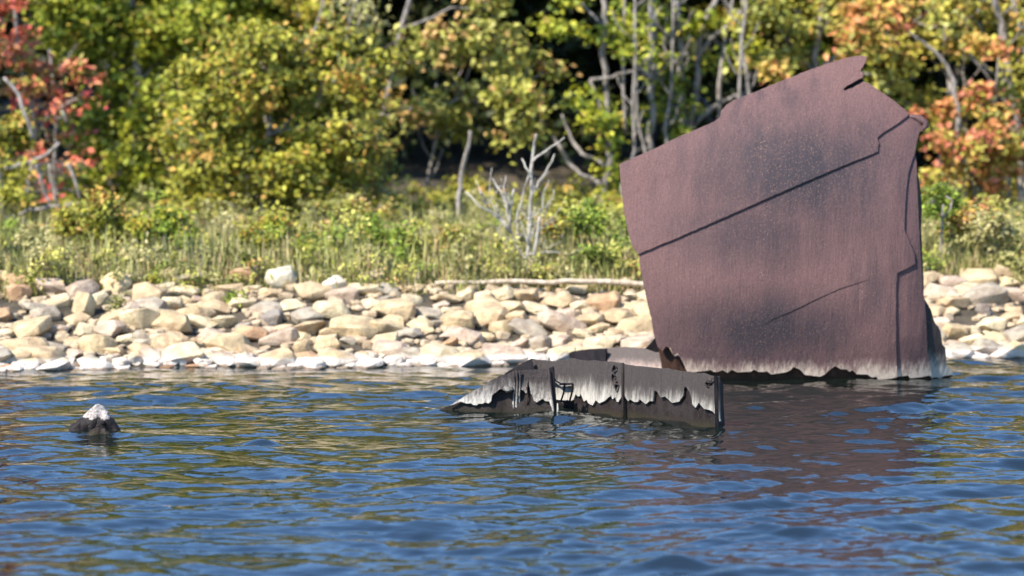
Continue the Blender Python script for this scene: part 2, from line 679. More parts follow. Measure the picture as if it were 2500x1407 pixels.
upper = [(1512, 400), (1528, 393), (1548, 385), (1600, 362), (1650, 337), (1700, 316), (1742, 298), (1757, 287), (1761, 270),
         (1772, 258), (1790, 245), (1850, 222), (1900, 201), (1960, 177), (2020, 155), (2070, 141), (2098, 136), (2117, 138),
         (2114, 150), (2103, 166), (2106, 180), (2104, 190), (2098, 193), (2082, 202), (2066, 211), (2058, 218), (2062, 222), (2082, 214), (2107, 200),
         (2120, 203), (2140, 217), (2180, 244), (2212, 270), (2221, 279), (2190, 303), (2160, 322), (2142, 335), (2146, 350), (2143, 371),
         (2060, 404), (1980, 438), (1860, 490), (1780, 526), (1660, 578), (1600, 603), (1558, 621), (1545, 604), (1533, 565),
         (1524, 520), (1516, 450)]
main = [(1560, 618), (1600, 597), (1660, 572), (1780, 520), (1860, 484), (1980, 432), (2060, 398), (2138, 366), (2140, 350), (2137, 333),
        (2155, 318), (2188, 298), (2215, 279), (2232, 279), (2248, 282), (2262, 294), (2266, 307), (2257, 318), (2246, 322), (2240, 340), (2235, 368),
        (2218, 420), (2212, 470), (2209, 520), (2208, 560), (2221, 592), (2232, 618), (2234, 645), (2190, 668), (2188, 700),
        (2187, 780), (2188, 850), (2190, 921),
        (2177, 925), (2144, 926), (2139, 920), (2129, 922), (2119, 915), (2100, 914), (2092, 914), (2082, 904), (2073, 908), (2068, 902), (2054, 902),
        (2038, 894), (2028, 901), (2014, 914), (2001, 920), (1965, 915), (1953, 903), (1938, 896), (1930, 904), (1917, 910), (1882, 914),
        (1874, 907), (1852, 909), (1842, 903), (1833, 908), (1800, 909), (1786, 903), (1776, 911), (1764, 904), (1750, 909), (1742, 908),
        (1735, 904), (1718, 906), (1694, 909), (1677, 907), (1667, 885), (1655, 862), (1645, 869), (1636, 850), (1626, 846), (1618, 856), (1606, 848),
        (1597, 820), (1590, 780), (1580, 738), (1570, 690), (1562, 650)]
side = [(2222, 412), (2234, 372), (2238, 400), (2239, 450), (2242, 520), (2246, 600), (2250, 660), (2253, 712), (2258, 735), (2262, 800),
        (2264, 860), (2275, 919), (2271, 917), (2250, 921), (2222, 924), (2217, 917), (2186, 921), (2184, 850), (2183, 780), (2184, 664),
        (2230, 640), (2228, 620), (2216, 592), (2204, 560), (2205, 520), (2208, 470), (2214, 430)]
bulge = [(2250, 728), (2256, 728), (2272, 755), (2280, 782), (2284, 790), (2291, 797), (2297, 812), (2301, 840), (2308, 850), (2310, 875),
         (2312, 892), (2321, 903), (2333, 920), (2323, 916), (2306, 918), (2295, 923), (2285, 921), (2275, 924), (2268, 916), (2255, 900), (2252, 860), (2250, 800)]
plate('upper_plate', upper, lambda x, y: dtall(x, y) - 0.026, M_TALL, base, 0.020, 16, 0.9, 3)
plate('main_plate', main, dtall, M_TALL, base, 0.024, 16, 0.8, 4)
plate('side_plate', side, lambda x, y: dtall(x, y) + 0.027, M_TALL, base, 0.02, 12, 0.5, 5)
plate('bulged_plate', bulge, lambda x, y: dtall(2250, y) + 0.06 + max(0, x - 2250) * 0.0022, M_NEAR, base, 0.02, 10, 0.8, 6,
      label='paler torn lower corner plate')


# rust-eaten return flange facing away from the sun, its shade painted into the black
def flange(name, line, parent, mat, back=0.5, dx=0.06, thick=0.03):
    v, f = [], []
    n = len(line)
    for (x, y, wpx) in line:
        a = P(x, y, dtall(x, y) + 0.06)
        b_ = P(x + wpx, y, dtall(x, y) + 0.06 + back)
        for q in (a, b_, b_ + Vector((-thick, thick, 0)), a + Vector((-thick, thick, 0))):
            v.append(tuple(q))
    for i in range(n - 1):
        for k in range(4):
            f.append((4 * i + k, 4 * i + (k + 1) % 4, 4 * i + 4 + (k + 1) % 4, 4 * i + 4 + k))
    f.append((0, 1, 2, 3))
    f.append(tuple(4 * (n - 1) + k for k in (3, 2, 1, 0)))
    me = bpy.data.meshes.new(name)
    me.from_pydata(v, [], f)
    bm = bmesh.new(); bm.from_mesh(me); bmesh.ops.recalc_face_normals(bm, faces=bm.faces); bm.to_mesh(me); bm.free()
    return link(name, me, parent, mat)


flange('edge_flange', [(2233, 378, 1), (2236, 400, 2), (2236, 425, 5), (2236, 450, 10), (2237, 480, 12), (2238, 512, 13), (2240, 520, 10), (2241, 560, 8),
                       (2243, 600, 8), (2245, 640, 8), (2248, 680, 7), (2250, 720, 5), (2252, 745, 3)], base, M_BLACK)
# fine weld bead / crack line low on the plate
mb = MB()
bead = [(1868, 792), (1890, 778), (1925, 764), (1960, 748), (2000, 728), (2050, 706), (2090, 693), (2118, 684)]
mb.tube([P(x, y, dtall(x, y) - 0.002) for x, y in bead], [0.001, 0.004, 0.005, 0.005, 0.004, 0.004, 0.003, 0.001], 5)
mb.build('weld_bead', M_BLACK, base)
# raised weld seam running down below the step of the side plate
mb = MB()
mb.tube([P(2186, y, dtall(2186, y) + 0.012) for y in range(672, 900, 20)], [0.006] * 12, 5)
mb.build('seam_bead', M_TALL, base)
# folded lip at the torn tip
mb = MB()
lip = [(2114, 146), (2108, 158), (2101, 168), (2103, 180), (2105, 188), (2099, 193)]
mb.tube(wiggle([P(x, y, dtall(x, y) - 0.05) for x, y in lip], 0.08, 3), [0.006, 0.009, 0.01, 0.011, 0.012, 0.013, 0.016, 0.012, 0.012, 0.017, 0.02, 0.022, 0.019, 0.014, 0.01, 0.008][:16], 7, 0.3)
mb.build('folded_lip', M_TALL, base)
plate('slit_shade_sheet', [(2050, 212), (2075, 198), (2100, 188), (2108, 198), (2100, 214), (2066, 228), (2052, 226)], lambda x, y: dtall(x, y) + 0.10, M_BLACK, base, 0.02, 8, 0.2, 15)  # added black sheet standing in for the shade inside the slit
# swollen knuckle at the right shoulder
mb = MB()
kn = [(2216, 283), (2232, 286), (2247, 292), (2256, 301), (2258, 309), (2251, 317)]
mb.tube([P(x, y, dtall(x, y) + 0.0) for x, y in kn], [0.01, 0.03, 0.045, 0.05, 0.045, 0.02], 10, 0.08)
mb.build('bent_corner', M_TALL, base)
# wet plating below the lime line
lower_wet = [(1672, 880), (1700, 890), (1900, 885), (2050, 885), (2150, 900), (2240, 905), (2330, 917), (2290, 932), (2240, 946), (2200, 958), (2150, 990), (1700, 990)]
plate('submerged_strake', lower_wet, lambda x, y: dtall(x, min(y, 935)) + 0.07, M_WETR, base, 0.03, 16, 0.6, 8)
# dark red-brown sheet at the left foot of the slab
foot_outline = [(1606, 846), (1612, 853), (1618, 858), (1619, 850), (1626, 846), (1634, 850), (1638, 858), (1642, 866), (1648, 871), (1655, 868),
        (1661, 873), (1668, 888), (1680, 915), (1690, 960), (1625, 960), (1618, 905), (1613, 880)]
plate('foot_sheet', foot_outline, lambda x, y: dtall(x, y) + 0.09, M_WETR, base, 0.02, 10, 0.4, 9, label='dark red-brown sheet at the left foot')
plate('rear_bracket', [(1606, 818), (1612, 860), (1600, 860), (1576, 852), (1590, 838)], lambda x, y: dtall(1610, y) + 0.25, M_BLACK, base, 0.03, 8, 0.5, 10)

# ---- low plate between the near section and the slab
low = empty('sunken_low_plate', P(1500, 905, water_Y(912)))
low.location.z = 0
tag(low, 'low dark curved sheet of plating behind the near wreck section', 'shipwreck')
YL = water_Y(918)
plate('dark_end', [(1388, 862), (1410, 856), (1440, 852), (1478, 851), (1480, 940), (1400, 940)],
      lambda x, y: YL + 0.25 + (1478 - x) * 0.006, M_BLACK, low, 0.03, 10, 0.5, 12)
plate('curved_sheet', [(1474, 852), (1500, 848), (1530, 847), (1570, 850), (1604, 850), (1612, 870), (1620, 945), (1474, 945)],
      lambda x, y: YL + 0.2 - (x - 1474) * 0.0012 + max(0, 900 - y) * 0.004, M_LOWP, low, 0.03, 10, 0.5, 13)

# ---- near wreck section
near = empty('near_hull_section', P(1450, 1030, 29.6))
near.location.z = 0
tag(near, 'low broken section of hull plating streaked white above a dark wet base', 'shipwreck')


def drear(px, py):
    t_ = (px - 1298) / (1756 - 1298)
    return 30.55 - 2.0 * t_ + 0.015 * math.sin(px * 0.05) + 0.0006 * max(0, 1000 - py)


def dleft(px, py):
    t_ = (px - 1049) / (1345 - 1049)
    return 30.0 - 0.25 * t_ + 0.02 * math.sin(px * 0.04) + (0.001 * max(0, 1010 - py))


jag2 = [(0, 790), (30, 715), (60, 750), (90, 750), (100, 705), (150, 825), (190, 800), (215, 850), (270, 880), (320, 805), (370, 850),
        (440, 820), (480, 780), (540, 740), (555, 790), (600, 760), (610, 825), (640, 830), (710, 800), (735, 740), (780, 825), (810, 790), (870, 830),
        (920, 830), (950, 790), (1030, 860), (1090, 815), (1140, 820), (1160, 665), (1190, 680), (1250, 770), (1310, 750), (1410, 845),
        (1510, 825), (1570, 740), (1585, 620), (1610, 610), (1670, 700), (1700, 860), (1750, 915), (1790, 840), (1870, 930), (1940, 940),
        (2000, 970), (2060, 1050), (2100, 1095)]
J = [(1400 + .1706 * x, 840 + .1706 * y) for x, y in jag2]
# rear wall, split at the vertical stiffener x=1521
topL = [(1298, 876), (1306, 878), (1326, 880), (1356, 882), (1375, 879), (1392, 875), (1399, 875), (1414, 879), (1433, 881), (1450, 880), (1468, 883), (1490, 883), (1520, 887)]
topR = [(1518, 887), (1538, 892), (1570, 895), (1615, 900), (1630, 899), (1640, 902), (1676, 908), (1700, 911), (1718, 911), (1735, 917), (1754, 919)]
JL = [p for p in J if p[0] < 1519]
JR = [p for p in J if p[0] >= 1519]
wallL = topL + [(1520, 966)] + JL[::-1] + [(1401, 937), (1397, 942), (1370, 944), (1356, 934), (1340, 930), (1306, 905)]
wallR = topR + [(1755, 960), (1757, 1030)] + JR[::-1] + [(1518, 970)]
plate('rear_plate', wallL, drear, M_NEAR, near, 0.022, 10, 0.8, 21, fine=4)
plate('right_plate', wallR, lambda x, y: drear(x, y) - 0.012, M_NEAR, near, 0.022, 10, 0.8, 22, fine=4)
# lime-crusted sheet seen through the grating
plate('crusted_panel', [(1354, 934), (1401, 938), (1401, 975), (1392, 980), (1385, 976), (1372, 983), (1362, 979), (1354, 972)],
      lambda x, y: drear(x, y) + 0.10, M_NEAR, near, 0.02, 8, 1.2, 23, label='speckled pale panel behind the grating')
# dark wet plating under the lime line
plate('wet_strake', [(1402, 930), (1521, 925), (1700, 940), (1752, 955), (1756, 1085), (1402, 1060)],
      lambda x, y: drear(x, y) + 0.045, M_WETG, near, 0.03, 12, 0.4, 24)
plate('wet_strake', [(1340, 945), (1404, 950), (1404, 1055), (1340, 1055)], lambda x, y: drear(x, y) + 0.30, M_BLACK, near, 0.03, 12, 0.4, 25)
# stiffener rib
mb = MB()
mb.tube([P(1521, y, drear(1521, y) - 0.02) for y in (886, 920, 960, 1000, 1050)], [0.014, 0.016, 0.016, 0.018, 0.02], 6)
mb.build('stiffener_rib', M_WETG, near)
# right end: plate turned away from the sun, its shade painted black
ex = P(1753, 919, drear(1753, 919) - 0.03)
mb = MB()


def slab_quad(mb, pts, off):
    n0 = len(mb.v)
    for p in pts:
        mb.v.append(p)
    for p in pts:
        mb.v.append(p + off)
    n = len(pts)
    mb.f.append(tuple(range(n0, n0 + n)))
    mb.f.append(tuple(range(n0 + 2 * n - 1, n0 + n - 1, -1)))
    for i in range(n):
        j = (i + 1) % n
        mb.f.append((n0 + i, n0 + n + i, n0 + n + j, n0 + j))


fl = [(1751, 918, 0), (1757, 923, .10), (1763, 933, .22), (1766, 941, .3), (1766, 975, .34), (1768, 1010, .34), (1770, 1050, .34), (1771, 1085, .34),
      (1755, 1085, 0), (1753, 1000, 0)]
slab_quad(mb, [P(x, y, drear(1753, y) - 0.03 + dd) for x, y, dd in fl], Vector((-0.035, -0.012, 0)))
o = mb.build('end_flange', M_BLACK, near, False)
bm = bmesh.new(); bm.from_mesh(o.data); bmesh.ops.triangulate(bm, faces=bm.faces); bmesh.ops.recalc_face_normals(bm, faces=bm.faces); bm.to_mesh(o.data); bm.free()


def lump(name, px, py, Y, r, mat, parent, sq=(1, 1, 1), seed=0, amt=0.35):
    bm = bmesh.new()
    bmesh.ops.create_icosphere(bm, subdivisions=3, radius=1)
    c = P(px, py, Y)
    for v in bm.verts:
        q = mnoise.noise_vector(v.co * 2.2 + Vector((seed, seed * 2, 0)))
        q2 = mnoise.noise_vector(v.co * 6.2 + Vector((seed, seed * 2, 3)))
        v.co = v.co + q * amt + q2 * amt * 0.45
        v.co = Vector((v.co.x * r * sq[0], v.co.y * r * sq[1], v.co.z * r * sq[2])) + c
    me = bpy.data.meshes.new(name)
    bm.to_mesh(me)
    bm.free()
    me.polygons.foreach_set('use_smooth', [True] * len(me.polygons))
    return link(name, me, parent, mat)


def torus_hole(px, py, rx, ry, seed):
    """ragged rust hole: dark recess with a raised lip"""
    Y = drear(px, py)
    pts, rad = [], []
    for k in range(15):
        a = 2 * math.pi * k / 14
        w_ = 1 + 0.18 * math.sin(3 * a + seed)
        pts.append(P(px + rx * w_ * math.cos(a), py + ry * w_ * math.sin(a), Y - 0.028))
        rad.append(0.008)
    mb = MB()
    mb.tube(pts, rad, 6, 0.2)
    mb.build('rust_hole_lip', M_NEAR, near)
    bmh = MB()
    ring = [P(px + rx * 0.95 * math.cos(2 * math.pi * k / 12), py + ry * 0.95 * math.sin(2 * math.pi * k / 12), Y - 0.026) for k in range(12)]
    cen = P(px, py, Y - 0.006)
    bmh.v = ring + [cen]
    bmh.f = [(k, (k + 1) % 12, 12) for k in range(12)]
    bmh.build('rust_hole', M_BLACK, near)


torus_hole(1500, 900, 6, 8, 0.4)
torus_hole(1497, 921, 5, 8, 1.7)
torus_hole(1505, 945, 5, 8, 2.9)
lump('crust_lump', 1502, 936, drear(1502, 936) - 0.02, 0.028, M_NEAR, near, (0.8, 0.6, 1.2), 3)
torus_hole(1730, 937, 8, 8, 4.2)
lump('crust_lump', 1737, 930, drear(1737, 930) - 0.02, 0.045, M_NEAR, near, (1.1, 0.6, 0.8), 5)

# front-left sheet
z1 = [(530, 880), (600, 905), (640, 912), (680, 905), (720, 930), (770, 935), (810, 910), (850, 915), (900, 890), (960, 908), (995, 870), (1000, 820), (1010, 780), (1045, 750), (1080, 730), (1110, 700), (1150, 685),
      (1200, 720), (1230, 742), (1290, 735), (1330, 700), (1360, 700), (1385, 670), (1400, 560), (1425, 560), (1440, 690), (1490, 715), (1520, 755), (1540, 740), (1548, 600), (1562, 560), (1580, 660),
      (1600, 760), (1615, 770), (1640, 860), (1690, 890), (1780, 835), (1820, 870), (1880, 880), (1920, 990), (1945, 1010)]
JF = [(1040 + .16 * x, 840 + .16 * y) for x, y in z1]
left_o = [(1097, 991), (1113, 981), (1129, 971), (1155, 955), (1180, 941), (1200, 928), (1218, 919), (1244, 910), (1266, 905), (1290, 903), (1308, 902), (1338, 901), (1343, 900), (1351, 1000)] + JF[::-1]
plate('left_plate', left_o, dleft, M_LEFT, near, 0.022, 9, 0.7, 31, fine=4)
plate('left_wet_strake', [(1040, 1020), (1049, 1014), (1075, 1000), (1098, 990), (1140, 968), (1190, 940), (1240, 925), (1343, 925), (1350, 1060), (1040, 1060)],
      lambda x, y: dleft(x, y) + 0.05 + 0.06 * max(0, 1 - abs(x - 1235) / 50), M_WET, near, 0.03, 12, 0.6, 32)
# crumpled fold and ribs at the middle of the left sheet
for (x, r_, y0_, y1_) in ((1255, .010, 906, 1000), (1262, .014, 905, 1020), (1269, .010, 905, 1022), (1287, .007, 945, 1024)):
    mb = MB()
    n_ = 7
    mb.tube([P(x + 1.5 * math.sin(k * 1.3 + x), y0_ + (y1_ - y0_) * k / (n_ - 1), dleft(x, 940) - 0.012 + 0.05 * (k > 3)) for k in range(n_)], [r_] * n_, 6, 0.25)
    mb.build('fold_rib', M_WETR if y0_ > 920 else M_LEFT, near)
lump('crust_lump', 1240, 950, dleft(1240, 950) - 0.02, 0.05, M_NEAR, near, (1.0, 0.6, 0.6), 8)
# vertical post at its right end and its foot
mb = MB()
slab_quad(mb, [P(x, y, 29.66) for x, y in ((1339, 900), (1349, 897), (1351, 903), (1357, 1000), (1359, 1040), (1350, 1040), (1344, 960))], Vector((0.012, 0.10, 0)))
mb.build('end_post', M_BLACK, near, False)
mb = MB()
mb.tube([P(x, y, 29.63) for x, y in ((1339, 901), (1342, 930), (1346, 965), (1350, 1000), (1352, 1012))], [0.008, 0.009, 0.010, 0.013, 0.006], 6, 0.2)
mb.build('limed_edge', M_NEAR, near)
mb = MB()
mb.tube([P(x, y, 29.6) for x, y in ((1361, 985), (1362, 1000), (1361, 1016))], [0.006, 0.010, 0.008], 6, 0.2)
mb.build('limed_edge', M_NEAR, near)
# peaked sheet behind, its shade put into the black colour
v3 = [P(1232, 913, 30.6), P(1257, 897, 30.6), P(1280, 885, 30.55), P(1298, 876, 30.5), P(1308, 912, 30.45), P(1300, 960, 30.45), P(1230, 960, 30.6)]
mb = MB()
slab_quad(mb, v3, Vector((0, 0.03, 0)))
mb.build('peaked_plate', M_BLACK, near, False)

# grating frame
for pts_, r_ in (([(1352, 921), (1357, 930), (1367, 936)], .008), ([(1366, 938), (1382, 938), (1400, 937)], .012), ([(1378, 940), (1376, 960), (1370, 978)], .010),
                 ([(1398, 937), (1396, 960), (1391, 979)], .011), ([(1354, 978), (1372, 980), (1394, 981)], .012)):
    mb = MB()
    mb.tube([P(x, y, 29.85) for x, y in pts_], [r_] * len(pts_), 4)
    mb.build('grating_bar', M_BLACK, near, False)

# ------------------------------------------------------------------ pointed rock at the left
prk = empty('pointed_rock', P(222, 1060, water_Y(1066)))
prk.location.z = 0.0
tag(prk, 'small dark pointed rock with a whitish crusted tip poking out of the lake', 'rock')
Yp = water_Y(1066) + 0.15


def height_rock(name, prof, mat, parent, y_front, dz=0.0, dep=0.26, zmin=-0.2, seed=1, zcut=None):
    """rock solid from a silhouette profile [(px, z)] swept in depth with rounding"""
    xs_ = np.array([p[0] for p in prof]); zs_ = np.array([p[1] for p in prof])
    pxs = np.linspace(xs_[0], xs_[-1], 44)
    n = 18
    v, f = [], []
    for px in pxs:
        top = float(np.interp(px, xs_, zs_))
        x = (px - 1250) / F * y_front / 1.0
        for k in range(n):
            s = k / (n - 1)              # 0 front foot .. 1 back foot
            a = math.pi * s
            yy = y_front - dep * math.cos(a) * (0.35 + 0.65 * (1 - max(0, top) / 0.3))
            zz = 0.02 + zmin + (top - zmin) * (math.sin(a) ** 0.55 if 0 < k < n - 1 else 0)
            q = mnoise.noise_vector(Vector((x * 9, yy * 9, zz * 9 + seed)))
            q2 = mnoise.noise_vector(Vector((x * 26, yy * 26, zz * 26 + seed)))
            v.append((x + q.x * .02 + q2.x * 0.008, yy + q.y * .05 + q2.y * 0.02, zz + dz + q.z * .015 + q2.z * 0.008))
    for i in range(len(pxs) - 1):
        for k in range(n - 1):
            a = i * n + k
            f.append((a, a + 1, a + n + 1, a + n))
    me = bpy.data.meshes.new(name)
    me.from_pydata(v, [], f)
    bm = bmesh.new(); bm.from_mesh(me); bmesh.ops.recalc_face_normals(bm, faces=bm.faces)
    bm.to_mesh(me); bm.free()
    me.polygons.foreach_set('use_smooth', [True] * len(me.polygons))
    return link(name, me, parent, mat)


M_PR, t, b = new_mat('crusted_rock')
pos, xyz = geo_pos(t)
n1 = noise(t, pos, 12, 4, 0.6)
n2 = noise(t, pos, 45, 3, 0.7)
zz = mathn(t, 'ADD', xyz[2], mathn(t, 'MULTIPLY', mathn(t, 'SUBTRACT', n1, 0.5), 0.11))
zz = mathn(t, 'SUBTRACT', zz, mathn(t, 'MULTIPLY', mathn(t, 'ABSOLUTE', mathn(t, 'ADD', xyz[0], 4.17)), 0.1))
col = mixc(t, ramp(t, zz, 0.148, 0.165), mixc(t, n2, (0.008, 0.006, 0.006), (0.022, 0.016, 0.014)),
           mixc(t, ramp(t, n2, 0.4, 0.65), (0.40, 0.35, 0.31), (0.16, 0.13, 0.115)))
t.links.new(col, b.inputs['Base Color'])
b.inputs['Roughness'].default_value = 0.6
b.inputs['Specular IOR Level'].default_value = 0.2
bump(t, mathn(t, 'ADD', n1, mathn(t, 'MULTIPLY', n2, 0.4)), 0.7, 0.03, b)
pxm = F / Yp
prof = [(156, -0.15), (161, 0.02), (166, 0.08), (178, 0.105), (194, 0.155), (206, 0.20), (220, 0.245), (232, 0.285), (242, 0.27), (252, 0.235), (262, 0.175),
        (268, 0.15), (280, 0.08), (285, 0.03), (290, -0.15)]
height_rock('rock_body', prof, M_PR, prk, Yp, dep=0.16, seed=2)
prof2 = [(200, -0.12), (208, 0.02), (216, 0.055), (232, 0.075), (250, 0.07), (262, 0.03), (268, -0.1)]
height_rock('rock_foot', prof2, M_WETG, prk, Yp - 0.18, dep=0.10, seed=9)
lump('hollow_shade_lump', 251, 1033, Yp - 0.11, 0.028, M_BLACK, prk, (1.0, 0.5, 0.9), 2, 0.2)  # black lump painting the shade of a hollow

# ------------------------------------------------------------------ shore stones
def hull_rock(seed, n=20):
    r = random.Random(seed)
    bm = bmesh.new()
    for _ in range(n):
        v = Vector((r.gauss(0, 1), r.gauss(0, 1), r.gauss(0, 1))).normalized()
        v = Vector([math.copysign(abs(c) ** 0.75, c) for c in v])
        v *= r.uniform(0.82, 1.1)
        bm.verts.new(v)
    res = bmesh.ops.convex_hull(bm, input=bm.verts)
    junk = [e for e in res['geom_interior'] if isinstance(e, bmesh.types.BMVert)]
    if junk:
        bmesh.ops.delete(bm, geom=junk, context='VERTS')
    bmesh.ops.dissolve_limit(bm, angle_limit=math.radians(22), verts=bm.verts, edges=bm.edges)
    bmesh.ops.bevel(bm, geom=list(bm.edges), offset=0.07, segments=2, profile=0.6, affect='EDGES', clamp_overlap=True)
    bmesh.ops.triangulate(bm, faces=bm.faces)
    me = bpy.data.meshes.new('stone')
    bm.to_mesh(me)
    bm.free()
    me.polygons.foreach_set('use_smooth', [True] * len(me.polygons))
    me.materials.append(M_ROCK)
    return me


STONES = [hull_rock(100 + i, 14 + (i % 4) * 4) for i in range(18)]
COLS = {'cream': (0.64, 0.51, 0.29), 'tan': (0.52, 0.36, 0.18), 'pinkish': (0.50, 0.36, 0.25), 'grey': (0.34, 0.29, 0.21),
        'orange-brown': (0.46, 0.24, 0.10), 'buff': (0.60, 0.44, 0.22)}


def bank_hit(px, py):
    lo = 34.0
    prev = None
    Y = lo
    while Y < 44:
        p = P(px, py, Y)
        if p.z <= float(ground_z(p.x, Y)):
            return p
        Y += 0.02
    return P(px, py, 40)


placed = []
rr = random.Random(21)


def stone(px, py, w, h, colname, label=None, alpha=1.0, col=None, rot=None, sink=0.38, mesh=None, name='stone'):
    """(px,py) is the middle of the stone's foot"""
    p = bank_hit(px, py)
    pm = F / p.y
    me = mesh or rr.choice(STONES)
    o = bpy.data.objects.new(name, me)
    a, c = w / pm / 2, h / pm / 2
    dpt = rr.uniform(0.75, 1.1) * a
    o.scale = (a, dpt, c * 1.05)
    o.rotation_euler = (rr.uniform(-.25, .25), rr.uniform(-.25, .25), rr.uniform(-.6, .6) if rot is None else rot)
    o.location = (p.x, p.y + dpt * 0.3, p.z + c * (1 - sink))
    cc = col or COLS[colname]
    k = rr.uniform(0.82, 1.12)
    o.color = (cc[0] * k, cc[1] * k, cc[2] * k, alpha)
    C.objects.link(o)
    placed.append((px, py, w, h))
    return [o, px, py, w, h, colname, label]


recs = []
special = [
    (288, 716, 86, 66, 'buff', 'large rounded buff stone half in the grass, left of the cream boulder'),
    (690, 700, 88, 66, 'cream', 'largest cream boulder set up in the grass at the top of the bank'),
    (816, 714, 64, 46, 'cream', 'blocky cream boulder in the grass, right of the largest cream one'),
    (44, 732, 70, 54, 'orange-brown', 'rounded orange-tan stone on top of the bank near the left edge'),
    (203, 772, 62, 70, 'buff', 'upright blocky buff stone with a dark gap at its right side'),
    (148, 752, 62, 46, 'cream', 'pale slanting stone left of the upright buff block'),
    (245, 748, 44, 48, 'cream', 'small cream stone right of the upright buff block'),
    (112, 782, 100, 46, 'grey', 'wide flat grey stone below the pale slanting one'),
    (665, 792, 62, 48, 'grey', 'dark grey rounded stone in shade below the largest cream boulder'),
    (797, 862, 74, 52, 'buff', 'buff block with a dark shaded right face, low on the bank'),
    (740, 870, 50, 52, 'tan', 'tan block left of the buff block low on the bank'),
    (480, 908, 66, 26, 'orange-brown', 'wet orange stone at the waterline, largest of the orange ones'),
    (22, 910, 70, 24, 'orange-brown', 'wet orange stone at the waterline by the left edge'),
    (400, 906, 60, 16, 'orange-brown', 'low reddish stone at the waterline left of the wet orange one'),
    (198, 902, 42, 26, 'grey', 'small black stone at the white waterline'),
    (1005, 745, 66, 30, 'cream', 'pale cream slab above the grey slab, middle of the bank'),
    (1055, 775, 74, 28, 'grey', 'bluish grey slab in the middle of the bank'),
    (1095, 772, 40, 26, 'cream', 'small whitish stone on the bluish grey slab'),
    (960, 798, 60, 44, 'buff', 'rounded buff stone left of the bluish grey slab'),
    (940, 850, 90, 46, 'tan', 'brown domed stone low in the middle of the bank'),
    (2330, 828, 74, 50, 'buff', 'buff stone low on the bank right of the tall plate'),
    (2420, 808, 90, 44, 'cream', 'cream slab right of the tall plate, above the white waterline'),
    (2405, 775, 46, 46, 'grey', 'dark upright stone in the bank right of the tall plate'),
    (1405, 720, 70, 30, 'cream', 'cream stone just under the pale driftwood log'),
]
for px, py, w, h, cn, lab in special:
    col = None
    al = 1.0
    if 'black' in lab:
        col = (0.03, 0.028, 0.03); al = 0.5
    if 'wet orange' in lab or 'reddish' in lab:
        col = (0.42, 0.17, 0.06); al = 0.5
    if lab.startswith('dark grey'):
        col = (0.13, 0.12, 0.11)
    if lab.startswith('dark upright'):
        col = (0.14, 0.12, 0.11)
    if 'largest cream' in lab and lab.startswith('largest') or lab.startswith('blocky'):
        col = (0.72, 0.64, 0.46)
    recs.append(stone(px, py, w, h, cn, lab, al, col))
names = list(COLS)
wts = [0.27, 0.22, 0.17, 0.13, 0.04, 0.17]
py = 914
row = 0
while py > 700 and len(recs) < 296:
    hh = 40 if py > 880 else rr.uniform(38, 46)
    px = rr.uniform(-60, -20)
    while px < 2560:
        w = rr.uniform(34, 104) * (0.85 if py < 760 else 1.0)
        h = min(w * rr.uniform(0.36, 0.72), 54)
        x_, y_ = px + w / 2, py + rr.uniform(-9, 9)
        shift = -0.0128 * (x_ - 0) + (0 if x_ > 1000 else 0)
        y_ += shift * (0.9 if py > 860 else 0.5)
        hidden = (1640 < x_ < 2240 and py < 900) or (1050 < x_ < 1640 and y_ < 728)
        ok = all(abs(x_ - q[0]) > (w + q[2]) * 0.33 or abs(y_ - q[1]) > (h + q[3]) * 0.20 for q in placed)
        if ok and not hidden and len(recs) < 296:
            cn = rr.choices(names, wts)[0]
            recs.append(stone(x_, y_, w * 1.3, h * 1.15, cn))
        px += w * 0.86
    py -= 21
    row += 1

# labels by look and by row, ordinals only within what still looks alike
def rowname(q):
    y_ = q[2] + 0.0128 * q[1]
    return 0 if y_ > 893 else 1 if y_ > 850 else 2 if y_ > 800 else 3 if y_ > 750 else 4


ROW = ['at the white waterline', 'just above the waterline', 'midway up the bank', 'high on the bank', 'at the grass edge']
SEC = [(0, 'left of pointed rock'), (320, 'below rounded buff stone'), (560, 'below largest cream boulder'), (880, 'left of near wreck'),
       (1130, 'below driftwood end'), (1330, 'below dead shrub'), (2230, 'right of tall plate')]
groups = {}
for q in recs:
    if q[6]:
        continue
    sz = 'large' if q[3] > 95 else 'small' if q[3] < 68 else 'medium'
    sh = 'flat' if q[4] / q[3] < 0.62 else 'chunky'
    s = [n_ for x0, n_ in SEC if q[1] >= x0] or [SEC[0][1]]
    groups.setdefault((sz, sh, q[5], rowname(q), s[-1]), []).append(q)
ORD = ['leftmost', 'second from left', 'third from left', 'fourth from left', 'fifth from left', 'sixth from left', 'seventh from left', 'eighth from left']
for (sz, sh, cn, rw, sec), lst in groups.items():
    lst.sort(key=lambda q: q[1])
    for i, q in enumerate(lst):
        lab = f'{sz} {sh} {cn} stone {ROW[rw]} {sec}'
        if len(lst) == 2:
            lab += ', ' + ('left one' if i == 0 else 'right one')
        elif len(lst) > 2:
            lab += ', ' + (ORD[i] if i < len(ORD) else 'rightmost')
        q[6] = lab
for q in recs:
    tag(q[0], q[6], 'stone', 'stones piled along the lake shore')

